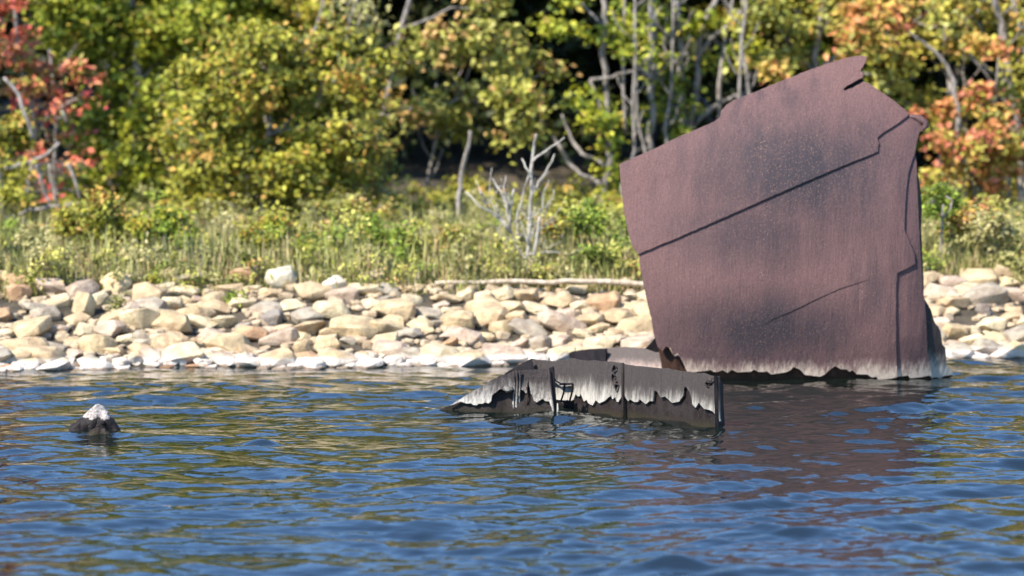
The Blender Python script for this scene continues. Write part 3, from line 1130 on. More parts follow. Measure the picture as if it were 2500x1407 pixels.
# infill rubble and the bank beyond the picture: one uncounted mass
def rubble(name, n, xr, tr, size, seed, colr, keep=None):
    r = random.Random(seed)
    bm = bmesh.new()
    V_, F_, off = [], [], 0
    cache = []
    for me in STONES[:6]:
        co = np.empty(len(me.vertices) * 3, np.float32); me.vertices.foreach_get('co', co)
        fi = np.empty(len(me.polygons) * 3, np.int32); me.polygons.foreach_get('vertices', fi)
        cache.append((co.reshape(-1, 3), fi.reshape(-1, 3)))
    for _ in range(n):
        x = r.uniform(*xr)
        if keep and not keep(x):
            continue
        t_ = r.uniform(*tr)
        y = float(shore_y(x)) + t_
        z = float(ground_z(x, y))
        s = r.uniform(*size)
        co, fi = r.choice(cache)
        a = r.uniform(0, 6.28)
        sc = np.array([s, s * r.uniform(.7, 1.1), s * r.uniform(.45, .75)])
        c_ = co * sc
        R_ = np.array([[math.cos(a), -math.sin(a), 0], [math.sin(a), math.cos(a), 0], [0, 0, 1]])
        c_ = c_ @ R_.T + np.array([x, y, z + s * 0.15])
        V_.append(c_); F_.append(fi + off); off += len(co)
    me = np_mesh(name, np.concatenate(V_), np.concatenate(F_), True)
    bm.free()
    o = link(name, me, None, M_ROCK)
    o.color = (*colr, 1)
    return o


tag(rubble('waterline_rubble', 420, (-8.2, 8.4), (-0.30, 0.45), (0.06, 0.15), 15, (0.55, 0.42, 0.28)), 'bleached rubble packed along the waterline', kind='stuff')
tag(rubble('pebbles', 1700, (-8.2, 8.4), (-0.35, 3.5), (0.05, 0.12), 5, (0.5, 0.37, 0.22)), 'small tan rubble filling gaps between the shore stones', kind='stuff')
tag(rubble('outer_rubble', 900, (-28, 28), (-0.4, 3.5), (0.16, 0.3), 6, (0.48, 0.36, 0.22), lambda x: abs(x) > 7.6), 'riprap stones continuing along the shore to both sides', kind='stuff')

# ------------------------------------------------------------------ foliage
PAL = {
    'yg': [(0.42, 0.41, 0.035), (0.30, 0.33, 0.03), (0.16, 0.20, 0.02), (0.07, 0.10, 0.012), (0.48, 0.36, 0.06)],
    'olive': [(0.36, 0.33, 0.035), (0.23, 0.23, 0.03), (0.11, 0.12, 0.018), (0.50, 0.29, 0.06), (0.48, 0.44, 0.06)],
    'pale': [(0.52, 0.47, 0.11), (0.36, 0.35, 0.06), (0.22, 0.22, 0.035), (0.56, 0.34, 0.12), (0.09, 0.11, 0.018)],
    'green': [(0.25, 0.32, 0.035), (0.16, 0.22, 0.025), (0.34, 0.38, 0.05), (0.10, 0.13, 0.018)],
    'dark': [(0.012, 0.022, 0.006), (0.022, 0.034, 0.008), (0.035, 0.042, 0.01), (0.06, 0.055, 0.012)],  # also paints the deep-forest shade onto the back rows
    'red': [(0.66, 0.17, 0.09), (0.64, 0.27, 0.12), (0.58, 0.10, 0.09), (0.50, 0.28, 0.08), (0.30, 0.26, 0.05)],
    'orange': [(0.62, 0.26, 0.09), (0.56, 0.36, 0.08), (0.42, 0.36, 0.06), (0.50, 0.16, 0.08), (0.24, 0.22, 0.04)],
    'gold': [(0.48, 0.40, 0.06), (0.40, 0.36, 0.06), (0.50, 0.28, 0.07), (0.26, 0.26, 0.04), (0.45, 0.44, 0.12)],
    'weed': [(0.38, 0.34, 0.12), (0.27, 0.26, 0.075), (0.46, 0.39, 0.17), (0.17, 0.18, 0.05)],
}
PW = {'yg': [3, 3, 2, 1, 1], 'olive': [3, 3, 2, 1.2, 1.5], 'pale': [3, 3, 2, 1.5, 1], 'green': [3, 3, 2, 2], 'dark': [4, 3, 2, 1],
      'red': [3, 3, 1.5, 1.5, 1.5], 'orange': [3, 3, 2, 1, 2], 'gold': [3, 3, 1.3, 2, 1.5], 'weed': [3, 3, 2, 1]}
sunv = np.array(SUN)


def leaf_cloud(name, blobs, n, size, pal, seed, parent, subr=(0.16, 0.30), dens=1.0, mat=None, flat=0.7, upb=0.7):
    """blobs: [(x,y,z, rx,ry,rz)] world. Leaves gather in sprays scattered through each blob."""
    r = np.random.default_rng(seed)
    B = np.array(blobs, dtype=float)
    vol = B[:, 3] * B[:, 4] * B[:, 5]
    area = vol ** (2 / 3)
    cnt = np.maximum((n * area / area.sum()).astype(int), 40)
    P_, Cc, Nn = [], [], []
    pals = np.array(PAL[pal]); pw = np.array(PW[pal], float); pw /= pw.sum()
    for bb, c in zip(B, cnt):
        ns = max(4, int(c / 75 * dens))
        d = r.normal(size=(ns, 3)); d /= np.linalg.norm(d, axis=1)[:, None]
        rad = r.uniform(0.1, 1.45, ns) ** 0.6
        sc_ = bb[:3] + d * rad[:, None] * bb[3:6]
        sr = r.uniform(*subr, ns)
        sw = r.uniform(0.2, 1.8, ns); sidx = r.choice(ns, c, p=sw / sw.sum())
        sr = sr * r.uniform(0.8, 1.5, ns)
        dd = r.normal(size=(c, 3)) * np.array([1, 1, flat]) * 0.6
        pp = sc_[sidx] + dd * sr[sidx][:, None]
        base_i = r.choice(len(pals), ns, p=pw)
        leaf_i = np.where(r.random(c) < 0.55, base_i[sidx], r.choice(len(pals), c, p=pw))
        col = pals[leaf_i] * r.uniform(0.7, 1.25, c)[:, None]
        P_.append(pp); Cc.append(col)
        out = pp - bb[:3]
        out /= (np.linalg.norm(out, axis=1)[:, None] + 1e-6)
        Nn.append(out)
    Pp = np.concatenate(P_); Cc = np.concatenate(Cc); Nn = np.concatenate(Nn)
    gz = ground_z(Pp[:, 0], Pp[:, 1])
    keep = Pp[:, 2] > gz + 0.05
    Pp, Cc, Nn = Pp[keep], Cc[keep], Nn[keep]
    m = len(Pp)
    nv = r.normal(size=(m, 3)) * 0.75 + Nn * 0.35 + np.array([0, -0.1, upb]) + sunv * 0.25
    nv /= np.linalg.norm(nv, axis=1)[:, None]
    a = r.normal(size=(m, 3)); a[:, 2] -= 0.5
    u = a - (a * nv).sum(1)[:, None] * nv
    u /= np.linalg.norm(u, axis=1)[:, None]
    w = np.cross(nv, u)
    s = size * r.uniform(0.6, 1.3, m)[:, None]
    v0 = Pp - u * s * 0.5
    v1 = Pp + w * s * 0.34 + nv * s * 0.10 - u * s * 0.06
    v2 = Pp + u * s * 0.55
    v3 = Pp - w * s * 0.34 + nv * s * 0.10 - u * s * 0.06
    V_ = np.stack([v0, v1, v2, v3], 1).reshape(-1, 3)
    i = np.arange(m) * 4
    F_ = np.stack([np.stack([i, i + 1, i + 2], 1), np.stack([i, i + 2, i + 3], 1)], 1).reshape(-1, 3)
    me = np_mesh(name, V_, F_, False)
    set_col(me, np.repeat(Cc, 4, axis=0))
    return link(name, me, parent, mat or M_LEAF)


def pb(px, py, rx, ry, Y, dz=0.8):
    """foliage blob from a photo-pixel ellipse at distance Y"""
    p = P(px, py, Y)
    k = Y / F
    return (p.x, p.y, p.z, rx * k, max(rx, ry) * k * dz, ry * k)


def poly3(pts, Y, jit=0.15):
    out = []
    for q in pts:
        out.append(P(q[0], q[1], Y + random.uniform(-jit, jit)))
    return out


def tree(name, label, cat, Y, trunks, blobs, n, size, pal, seed, group=None, bark=None, limbs=True, dj=0.5, thin=1.0, **kw):
    """trunks: polylines in photo px [(x, y, radius px)...], root first"""
    random.seed(seed)
    if Y > 41.3:
        Y1 = 46 + (Y - 41) * 2.6
        size *= Y1 / Y
        sr_ = kw.get('subr', (0.16, 0.30))
        kw['subr'] = (sr_[0] * Y1 / Y, sr_[1] * Y1 / Y)
        dj *= 1.5
        Y = Y1
    x0, y0 = trunks[0][0][0], trunks[0][0][1]
    p0 = P(x0, y0, Y)
    gz = float(ground_z(p0.x, Y))
    root = empty(name, (p0.x, Y, gz))
    tag(root, label, cat, group)
    mb = MB()
    k = Y / F
    tp = []
    for ti, pl in enumerate(trunks):
        pts = [P(q[0], q[1], Y + (0 if i == 0 else random.uniform(-.12, .12))) for i, q in enumerate(pl)]
        rad = [q[2] * k * thin for q in pl]
        if ti == 0:
            pts.insert(0, Vector((pts[0].x, Y, gz - 0.1)))
            rad.insert(0, rad[0] * 1.25)
        w_ = wiggle(pts, 0.035, 3)
        ri = np.interp(np.linspace(0, len(rad) - 1, len(w_)), range(len(rad)), rad)
        mb.tube(w_, list(ri), 7, 0.1)
        tp += w_
    B = [pb(*b_[:4], Y + random.uniform(-dj, dj) + (0.4 + min(3.2, -(b_[1] + 40) / 90.0) if b_[1] < -40 else 0)) for b_ in blobs]
    if limbs:
        for b_ in B:
            c = Vector(b_[:3])
            q = min(tp, key=lambda p: (p - c).length + max(0, p.z - c.z) * 1.5)
            L = (c - q).length
            if L > 0.15:
                mid = q.lerp(c, 0.5) + Vector((random.uniform(-.1, .1) * L, random.uniform(-.1, .1) * L, 0.12 * L))
                w_ = wiggle([q, mid, c], 0.05, 3)
                mb.tube(w_, list(np.linspace(max(0.012, 0.022 * L ** .5), 0.008, len(w_))), 5)
            for _ in range(4):
                d = Vector((random.gauss(0, 1), random.gauss(0, 1), random.gauss(0.2, 1))).normalized()
                e = c + Vector((d.x * b_[3], d.y * b_[4], d.z * b_[5])) * 0.9
                w_ = wiggle([c, c.lerp(e, .5) + Vector((0, 0, .05)), e], 0.08, 2)
                mb.tube(w_, list(np.linspace(0.009, 0.004, len(w_))), 4)
    mb.build('trunk', bark or M_BARK, root)
    if blobs and n:
        leaf_cloud('crown', B, n, size, pal, seed, root, **kw)
    return root


# left red maple
tree('red_maple_tree', 'red-leaved maple at the left edge above bare grey twigs', 'tree', 43.0,
     [[(60, 560, 9), (70, 450, 8), (85, 330, 7), (60, 200, 6), (40, 60, 5), (30, -100, 4)], [(85, 330, 5), (130, 270, 4), (210, 220, 3)]],
     [(50, 110, 60, 50), (100, 170, 50, 45), (60, 220, 45, 40), (130, 220, 45, 40), (215, 195, 48, 35), (175, 250, 40, 22), (60, 255, 35, 18), (15, 130, 30, 40),
      (20, 10, 60, 60), (110, 290, 25, 14), (170, 330, 30, 16), (80, 370, 22, 10), (190, 400, 28, 14), (120, 460, 25, 25), (220, 480, 22, 12),
      (-60, 150, 60, 90), (-60, -100, 90, 100), (40, -260, 90, 90)],
     2900, 0.125, 'red', 41, subr=(0.12, 0.22))
tree('yellow_green_tree', 'bright yellow-green leafy tree at upper left behind the red maple', 'tree', 44.5,
     [[(330, 600, 12), (325, 400, 11), (340, 200, 10), (320, 0, 8), (330, -300, 6)]],
     [(200, 60, 110, 90), (310, 120, 110, 80), (170, 10, 120, 70), (380, 60, 90, 60), (280, 210, 70, 50), (400, 150, 60, 50), (350, 270, 60, 50), (250, 330, 50, 40), (300, 400, 60, 60),
      (230, 420, 50, 60), (370, 430, 60, 60), (300, 500, 70, 50), (440, 40, 90, 70), (320, -120, 200, 110), (200, -280, 200, 120), (450, -260, 160, 110), (330, -440, 160, 90), (180, 560, 60, 40), (240, 300, 90, 60), (420, 250, 60, 60), (400, 340, 40, 40), (330, 540, 80, 50), (420, 480, 50, 50), (440, 560, 60, 40), (150, 480, 50, 40)],
     27000, 0.115, 'yg', 42)
tree('broad_olive_bush', 'broad olive-yellow bush hanging low in the left centre', 'bush', 42.0,
     [[(640, 610, 9), (650, 450, 8), (660, 300, 7), (640, 150, 5)], [(650, 450, 5), (560, 380, 4), (500, 300, 3)], [(660, 330, 5), (780, 240, 4), (830, 180, 3)]],
     [(560, 190, 100, 70), (660, 160, 110, 70), (760, 180, 90, 60), (850, 240, 60, 60), (520, 290, 80, 60), (640, 290, 110, 70), (760, 330, 90, 60), (500, 400, 80, 60), (600, 400, 90, 60), (700, 430, 80, 50),
      (480, 500, 80, 50), (560, 520, 80, 50), (460, 570, 60, 30), (800, 410, 60, 45), (860, 330, 50, 50), (680, 500, 60, 30), (760, 480, 60, 30), (620, 90, 70, 40), (820, 120, 60, 40), (900, 180, 50, 40), (420, 350, 40, 50), (880, 440, 60, 50), (700, 560, 70, 35), (610, 580, 70, 30), (820, 560, 60, 35), (900, 550, 50, 40)],
     23000, 0.105, 'olive', 43, dj=0.9)
tree('tall_yellow_tree', 'tall yellowish tree whose leaves fill the top left of centre', 'tree', 45.5,
     [[(760, 600, 14), (770, 300, 12), (765, 100, 11), (790, -100, 9), (780, -400, 6)], [(770, 180, 5), (795, 80, 4), (800, 20, 4), (770, -60, 3)]],
     [(560, 30, 90, 70), (640, 70, 80, 60), (720, 40, 80, 60), (780, 110, 60, 40), (600, -50, 110, 60), (520, 110, 60, 40), (700, -100, 200, 90), (900, -180, 150, 90), (640, -300, 170, 110), (850, -350, 180, 110), (760, -480, 160, 90)],
     17000, 0.12, 'yg', 44)
tree('overhanging_pale_tree', 'tree with pale yellow leaves on a long bough over the dark hollow', 'tree', 43.6,
     [[(930, 600, 9), (940, 480, 9), (925, 330, 8), (960, 180, 7), (1000, 0, 6), (1010, -200, 5)], [(925, 300, 6), (1020, 260, 5), (1120, 240, 4), (1250, 270, 3)]],
     [(950, 110, 60, 50), (1020, 150, 60, 40), (1100, 110, 60, 40), (1180, 90, 60, 45), (1010, 270, 60, 40), (1080, 230, 60, 40), (1150, 250, 70, 45), (1230, 240, 60, 45), (1270, 290, 55, 40), (1130, 310, 50, 30), (1250, 330, 40, 22),
      (900, 340, 50, 50), (890, 430, 40, 40), (1180, 150, 60, 30), (1260, 130, 60, 40), (1330, 170, 40, 25), (1200, 20, 50, 40), 
      (1000, -160, 170, 80), (1150, -300, 170, 100), (980, -420, 130, 80)],
     9500, 0.13, 'pale', 45, subr=(0.14, 0.26))
tree('thin_grey_tree', 'thin grey crooked trunk left of the tall plate with curved bare boughs', 'tree', 43.2,
     [[(1466, 560, 9), (1470, 480, 9), (1488, 400, 8), (1484, 320, 8), (1482, 240, 7), (1470, 130, 8), (1478, 60, 7), (1474, 0, 7), (1476, -200, 6), (1470, -500, 4)],
      [(1470, 450, 5), (1455, 443, 5), (1416, 425, 5), (1386, 395, 5), (1366, 357, 4), (1350, 335, 3)], [(1478, 405, 5), (1458, 393, 5), (1420, 375, 5), (1398, 345, 5), (1384, 312, 4), (1372, 280, 3)],
      [(1592, 190, 4), (1560, 168, 4), (1520, 180, 4), (1485, 190, 4), (1440, 195, 4)], [(1440, 195, 4), (1460, 240, 4), (1472, 300, 4), (1480, 340, 3)], [(1470, 60, 4), (1440, 30, 3), (1410, 0, 3)],
      [(1528, 330, 4), (1522, 150, 4), (1525, 40, 4), (1530, -200, 3)]],
     [(1470, 290, 60, 30), (1430, 300, 40, 30), (1500, 340, 30, 30), (1490, 250, 40, 25), (1420, 250, 40, 25), (1380, 60, 50, 30), (1540, 100, 40, 40), (1490, 90, 40, 30), (1400, -30, 60, 30), (1500, 430, 25, 50), (1515, 480, 22, 40),
      (1470, -150, 120, 70), (1500, -320, 140, 80), (1470, -450, 100, 70)],
     4200, 0.12, 'yg', 46, limbs=False, subr=(0.12, 0.22))
tree('straight_grey_tree', 'straight pinkish-grey trunk rising behind the left end of the tall plate', 'tree', 43.6,
     [[(1590, 600, 10), (1590, 380, 10), (1593, 250, 9), (1588, 170, 9), (1592, 80, 9), (1592, 0, 9), (1594, -300, 7), (1590, -600, 4)], [(1592, 190, 4), (1630, 160, 4), (1680, 130, 3)]],
     [(1560, 50, 40, 40), (1620, 40, 50, 40), (1570, 290, 30, 30), (1630, 260, 40, 40), (1620, 150, 30, 30), (1590, -200, 150, 90), (1600, -400, 160, 110), (1590, -500, 90, 60)],
     5200, 0.12, 'yg', 47, limbs=False)
tree('forked_grey_tree', 'pale forked tree with slanting bare limbs above the left shoulder of the plate', 'tree', 43.9,
     [[(1672, 620, 9), (1668, 320, 9), (1664, 200, 9), (1656, 80, 8), (1650, 0, 8), (1655, -250, 5)],
      [(1690, 420, 8), (1698, 250, 8), (1702, 150, 7), (1716, 70, 7), (1745, 10, 7), (1770, -80, 5)], [(1702, 150, 5), (1735, 95, 6), (1775, 65, 5), (1815, 25, 4), (1850, -10, 3)],
      [(1700, 300, 5), (1730, 265, 5), (1770, 245, 5), (1810, 235, 4)], [(1680, 330, 4), (1710, 290, 4), (1750, 262, 4), (1790, 240, 3)], [(1760, 400, 6), (1755, 250, 6), (1762, 150, 5), (1775, 60, 4), (1790, -20, 3)], [(1668, 200, 4), (1640, 120, 4), (1620, 40, 3)]],
     [(1640, 330, 40, 30), (1630, 210, 40, 40), (1680, 50, 40, 40), (1730, 150, 30, 25), (1790, 110, 40, 30), (1720, -100, 120, 60), (1700, -300, 160, 100), (1720, -500, 140, 90)],
     5000, 0.12, 'yg', 48, limbs=False, subr=(0.12, 0.22))
tree('golden_orange_tree', 'golden and orange leafed tree behind the top of the tall plate', 'tree', 43.4,
     [[(2020, 640, 12), (2010, 400, 11), (2000, 200, 9), (2010, 0, 7), (2020, -300, 5)], [(2000, 200, 6), (1940, 120, 4), (1900, 40, 3)], [(2010, 160, 6), (2120, 100, 4), (2220, 60, 3)]],
     [(1870, 60, 60, 40), (1950, 60, 60, 45), (2030, 50, 60, 45), (1880, 150, 60, 25), (1950, 140, 60, 35), (2060, 20, 60, 40), (2110, 60, 60, 40), (1850, 15, 60, 30), (2160, 120, 50, 35),
      (2230, 130, 60, 40), (2200, 200, 50, 30), (2260, 80, 60, 45), (2300, 20, 70, 40), (2240, 260, 60, 25), (2330, 100, 50, 35), (2060, -120, 220, 90), (1950, -280, 180, 110), (2150, -300, 180, 110), (2050, -460, 160, 90)],
     14000, 0.12, 'gold', 49, subr=(0.13, 0.24))
tree('orange_red_maple', 'orange-red maple sprays right of the peak of the tall plate', 'tree', 42.6,
     [[(2360, 620, 9), (2350, 450, 8), (2340, 300, 7), (2330, 200, 6), (2250, 100, 4), (2150, 30, 3)], [(2340, 300, 5), (2400, 380, 4)]],
     [(2100, 20, 60, 25), (2150, 70, 60, 30), (2080, 100, 40, 20), (2060, 130, 30, 12), (2180, 40, 50, 30), (2300, 290, 60, 25), (2360, 240, 50, 25), (2340, 330, 50, 30), (2400, 350, 60, 40), (2300, 350, 40, 20), (2430, 300, 40, 30),
      (2420, 420, 60, 30), (2330, 410, 50, 30), (2460, 380, 40, 40), (2450, 130, 40, 30), (2400, 100, 40, 25), (2290, 430, 35, 25), (1860, 170, 45, 14), (2380, 480, 50, 20), (2420, 510, 40, 20)],
     5600, 0.12, 'orange', 50, limbs=False, subr=(0.1, 0.2))
tree('leaning_grey_tree', 'leaning pale grey trunks at the right edge among orange leaves', 'tree', 43.2,
     [[(2500, 560, 9), (2492, 400, 9), (2484, 280, 8), (2465, 170, 8), (2450, 80, 8), (2428, 0, 8), (2400, -150, 6)], [(2530, 300, 8), (2510, 140, 8), (2490, 60, 7), (2470, -20, 6)],
      [(2340, 560, 6), (2330, 420, 6), (2328, 280, 6), (2320, 200, 5)], [(2484, 280, 4), (2440, 230, 4), (2390, 160, 4), (2350, 120, 3)], [(2490, 330, 4), (2450, 300, 4), (2420, 270, 3)]],
     [(2470, 30, 50, 40), (2380, 30, 50, 30), (2500, 200, 40, 60), (2550, 60, 60, 100), (2440, -120, 140, 80), (2520, -280, 160, 110), (2400, -450, 150, 100), (2600, 300, 60, 120)],
     8000, 0.12, 'gold', 51, limbs=False)
tree('twiggy_grey_shrub', 'tangle of bare grey branches at the left edge under the red leaves', 'shrub', 41.6,
     [[(18, 620, 9), (10, 520, 9), (-5, 430, 8), (-20, 300, 6)], [(5, 540, 5), (60, 520, 5), (120, 505, 5), (180, 498, 5), (245, 500, 4)], [(10, 410, 5), (60, 400, 5), (100, 385, 5), (145, 350, 4)],
      [(90, 400, 5), (100, 440, 5), (112, 480, 4), (125, 500, 4)], [(10, 190, 4), (45, 230, 5), (65, 290, 5), (80, 340, 4)], [(120, 400, 3), (128, 450, 3), (140, 500, 3)], [(60, 530, 4), (40, 580, 4), (25, 620, 4)],
      [(165, 400, 4), (185, 450, 4), (195, 490, 3)], [(150, 270, 3), (165, 300, 3)]],
     [(40, 320, 50, 30), (20, 350, 40, 30), (40, 430, 40, 20), (30, 480, 40, 20), (90, 560, 50, 25), (150, 560, 50, 25), (190, 540, 40, 20), (60, 610, 50, 30)],
     3200, 0.10, 'olive', 52, limbs=False, subr=(0.12, 0.22))
rt = random.Random(4)
TWIGS = []
for k in range(46):
    bx, by = rt.choice([(1246, 560), (1219, 527), (1190, 503), (1246, 509), (1290, 600), (1312, 569), (1300, 475), (1255, 590), (1330, 610), (1275, 640), (1294, 540)])
    dx_ = rt.uniform(-60, 60); up_ = rt.uniform(20, 95)
    TWIGS.append([(bx, by, 2.2), (bx + dx_ * .45, by - up_ * .5, 1.8), (bx + dx_, by - up_, 1.2)])
tree('bleached_dead_shrub', 'bleached dead shrub with forked bare stems behind the driftwood log', 'shrub', 39.7,
     [[(1285, 690, 9), (1291, 598, 8), (1294, 515, 8), (1298, 449, 7), (1298, 404, 7), (1304, 360, 6), (1309, 328, 5)],
      [(1288, 680, 8), (1303, 628, 8), (1312, 569, 7), (1318, 530, 5)], [(1300, 395, 5), (1333, 369, 4), (1378, 336, 3)], [(1300, 475, 5), (1330, 425, 4), (1354, 376, 3)], [(1294, 440, 3), (1291, 419, 3), (1274, 388, 3)],
      [(1285, 640, 5), (1246, 563, 5), (1246, 509, 5), (1255, 462, 4)], [(1246, 563, 4), (1237, 497, 4), (1213, 455, 4), (1201, 435, 3)], [(1246, 570, 4), (1190, 503, 4), (1172, 470, 3)], [(1240, 560, 4), (1219, 527, 4), (1169, 503, 4), (1136, 468, 3)],
      [(1283, 690, 4), (1275, 665, 4), (1259, 650, 3)], [(1288, 685, 5), (1309, 672, 4), (1354, 658, 4), (1407, 638, 3)], [(1290, 620, 3), (1340, 615, 3), (1390, 622, 2), (1430, 605, 2)], [(1270, 610, 4), (1262, 540, 4), (1278, 470, 3), (1290, 430, 3)],
      [(1312, 560, 3), (1340, 500, 3), (1352, 460, 2)], [(1250, 570, 3), (1230, 540, 3), (1215, 560, 3), (1195, 545, 2)], [(1318, 530, 3), (1326, 480, 3), (1340, 440, 2)], [(1246, 509, 3), (1232, 470, 3), (1235, 430, 2)]] + TWIGS,
     [], 0, 0.1, 'weed', 53, bark=M_DEAD, limbs=False, thin=0.6)
tree('slim_grey_sapling', 'slim pale dead sapling in the dark hollow left of the dead shrub', 'sapling', 41.8,
     [[(1118, 480, 6), (1128, 420, 6), (1140, 370, 5), (1148, 320, 4)]], [], 0, 0.1, 'weed', 54, limbs=False)
tree('hanging_grey_twigs', 'spray of bare pale twigs hanging at the top left of centre', 'branches', 43.0,
     [[(860, 620, 6), (850, 400, 5), (840, 200, 5), (850, 60, 5), (880, -40, 5)], [(880, -40, 3), (905, 10, 3), (925, 45, 2)], [(875, -20, 3), (880, 30, 3), (872, 70, 2)], [(870, -10, 3), (860, 30, 2), (862, 75, 2)], [(880, -30, 3), (893, 20, 2), (896, 60, 2)],
      [(740, 130, 4), (775, 60, 4), (790, 0, 4)], [(885, -40, 2), (850, 10, 2), (845, 50, 2)]],
     [(880, 60, 35, 30), (860, 20, 40, 20)], 260, 0.10, 'weed', 55, limbs=False)

# low green shrubs on the bank edge
sh = [('leafy bright green shrub between the driftwood log and the tall plate', 1480, 640, 60, 60, 39.9, 'green', 2600),
      ('upright yellow-green shrub beside the left edge of the tall plate', 1535, 590, 30, 60, 40.3, 'green', 1500),
      ('small round green shrub in the hollow behind the dead shrub', 1440, 540, 35, 40, 40.6, 'green', 1200),
      ('dark green leafy shrub at the far left on top of the bank', 20, 650, 45, 45, 39.6, 'dark', 2200),
      ('yellow flowering weed clump near the left edge', 70, 590, 35, 26, 40.2, 'weed', 900),
      ('dark green leafy weed clump left of the dead shrub', 985, 610, 28, 55, 40.0, 'green', 1300),
      ('yellowish tall weed clump in front of the olive bush', 750, 610, 40, 50, 40.2, 'yg', 1300),
      ('bright green bush in the grass right of the tall plate', 2300, 500, 50, 50, 40.6, 'green', 1900),
      ('pale grassy bush in the meadow right of the tall plate', 2420, 580, 60, 55, 40.3, 'weed', 1900),
      ('olive weed clump in the grass left of the largest cream boulder', 560, 640, 60, 35, 39.9, 'weed', 1500),
      ('low grey-green bush above the left stones', 180, 640, 60, 30, 40.0, 'weed', 1400),
      ('grey-green bush just right of the dead shrub', 1380, 640, 50, 35, 40.1, 'weed', 1200)]
for i, (lab, px, py, rx, ry, Y, pal, n) in enumerate(sh):
    tree('low_shrub', lab, 'shrub', Y, [[(px, py + ry, 3), (px + 3, py, 2)], [(px, py + ry * .8, 2), (px - rx * .5, py - ry * .2, 1.5)], [(px, py + ry * .8, 2), (px + rx * .5, py - ry * .2, 1.5)]],
         [(px - rx * .4, py, rx * .5, ry * .6), (px + rx * .4, py, rx * .5, ry * .6), (px, py - ry * .4, rx * .6, ry * .6), (px, py + ry * .4, rx * .8, ry * .5)],
         n, 0.07, pal, 70 + i, group='low shrubs along the top of the bank', subr=(0.08, 0.16))
ex = [('olive bush at the foot of the left trees, right of the bare twigs', 230, 540, 80, 55, 41.0, 'olive', 2600),
      ('yellow-green bush at the foot of the broad olive bush, left side', 400, 560, 70, 50, 41.1, 'yg', 2200),
      ('reddish olive bush below the middle of the broad olive bush', 660, 570, 70, 45, 40.9, 'olive', 2300),
      ('shaded green bush below the right end of the broad olive bush', 880, 570, 70, 45, 41.0, 'green', 1900),
      ('pale dry bush left of the dead shrub stems', 1100, 600, 60, 45, 40.7, 'pale', 1500),
      ('tan seed-headed weeds right of the dead shrub', 1370, 545, 50, 45, 40.9, 'gold', 1200),
      ('straw coloured bush at the right edge above the stones', 2470, 640, 60, 45, 40.0, 'weed', 1500),
      ('orange-leaved low bush right of the tall plate under the maple', 2360, 540, 60, 35, 41.0, 'orange', 1200),
      ('straw coloured weeds above the upright buff block', 330, 640, 70, 30, 39.9, 'weed', 1300),
      ('pale weeds between the blocky cream boulder and the driftwood log', 930, 660, 60, 24, 39.6, 'weed', 1100)]
for i, (lab, px, py, rx, ry, Y, pal, n) in enumerate(ex):
    tree('low_shrub', lab, 'shrub', Y, [[(px, py + ry, 3), (px + 3, py, 2)], [(px, py + ry * .8, 2), (px - rx * .5, py - ry * .2, 1.5)]],
         [(px - rx * .5, py + 5, rx * .45, ry * .5), (px + rx * .45, py + 8, rx * .45, ry * .5), (px + rx * .1, py - ry * .4, rx * .5, ry * .5), (px, py + ry * .5, rx * .9, ry * .5)],
         n, 0.085, pal, 170 + i, group='low shrubs along the top of the bank', subr=(0.09, 0.2), dj=0.25)
# thin bare saplings
WH = ['left of the straight grey trunk', 'above the left end of the plate', 'between straight trunk and forked tree', 'left of the forked tree', 'right of the forked tree', 'above the curved shoulder of the plate',
      'far right behind the orange maple', 'right of the orange maple', 'near the right edge, leaning', 'at the very right edge', 'among left red leaves', 'left of the dark hollow']
for i, (px, py0, py1, ln) in enumerate([(1540, 560, -60, 10), (1562, 560, 20, -14), (1632, 500, -50, 12), (1648, 480, 40, -20), (1795, 420, -60, 24), (1835, 400, -80, -30),
                                        (2290, 560, 40, 20), (2375, 560, -20, -26), (2415, 560, 60, 30), (2470, 600, -40, -40), (150, 590, 120, -30), (1045, 560, 200, 22)]):
    br = []
    for k in range(5):
        f_ = 0.35 + 0.13 * k
        bx = px + ln * f_; by = py0 + (py1 - py0) * f_
        d = (-1) ** k * (28 + 9 * k)
        br.append([(bx, by, 2.2), (bx + d * .6, by - 30, 1.8), (bx + d, by - 75, 1.2)])
    tree('bare_sapling', 'thin bare grey sapling ' + WH[i], 'sapling', 43.0 + 0.25 * (i % 4), [[(px, py0, 5), (px + ln * .5, (py0 + py1) / 2, 4), (px + ln, py1, 3)]] + br,
         [], 0, .1, 'yg', 400 + i, group='thin bare saplings at the forest edge')
# small tufts among the stones
for i, (lab, px, py, rx, ry, pal, n) in enumerate([('bright green tuft growing among the left stones', 565, 735, 20, 11, 'green', 260),
                                                  ('pale green weeds below the rounded buff stone', 300, 735, 26, 22, 'weed', 260),
                                                  ('yellow-green weed left of the largest cream boulder', 385, 690, 26, 16, 'yg', 260)]):
    p = bank_hit(px, py + ry)
    Y = p.y - 0.12
    root = empty('weed_tuft', p)
    tag(root, lab, 'weed', 'weeds among the stones')
    leaf_cloud('leaves', [pb(px, py, rx, ry, Y)], n, 0.05, pal, 90 + i, root, subr=(0.05, 0.1))

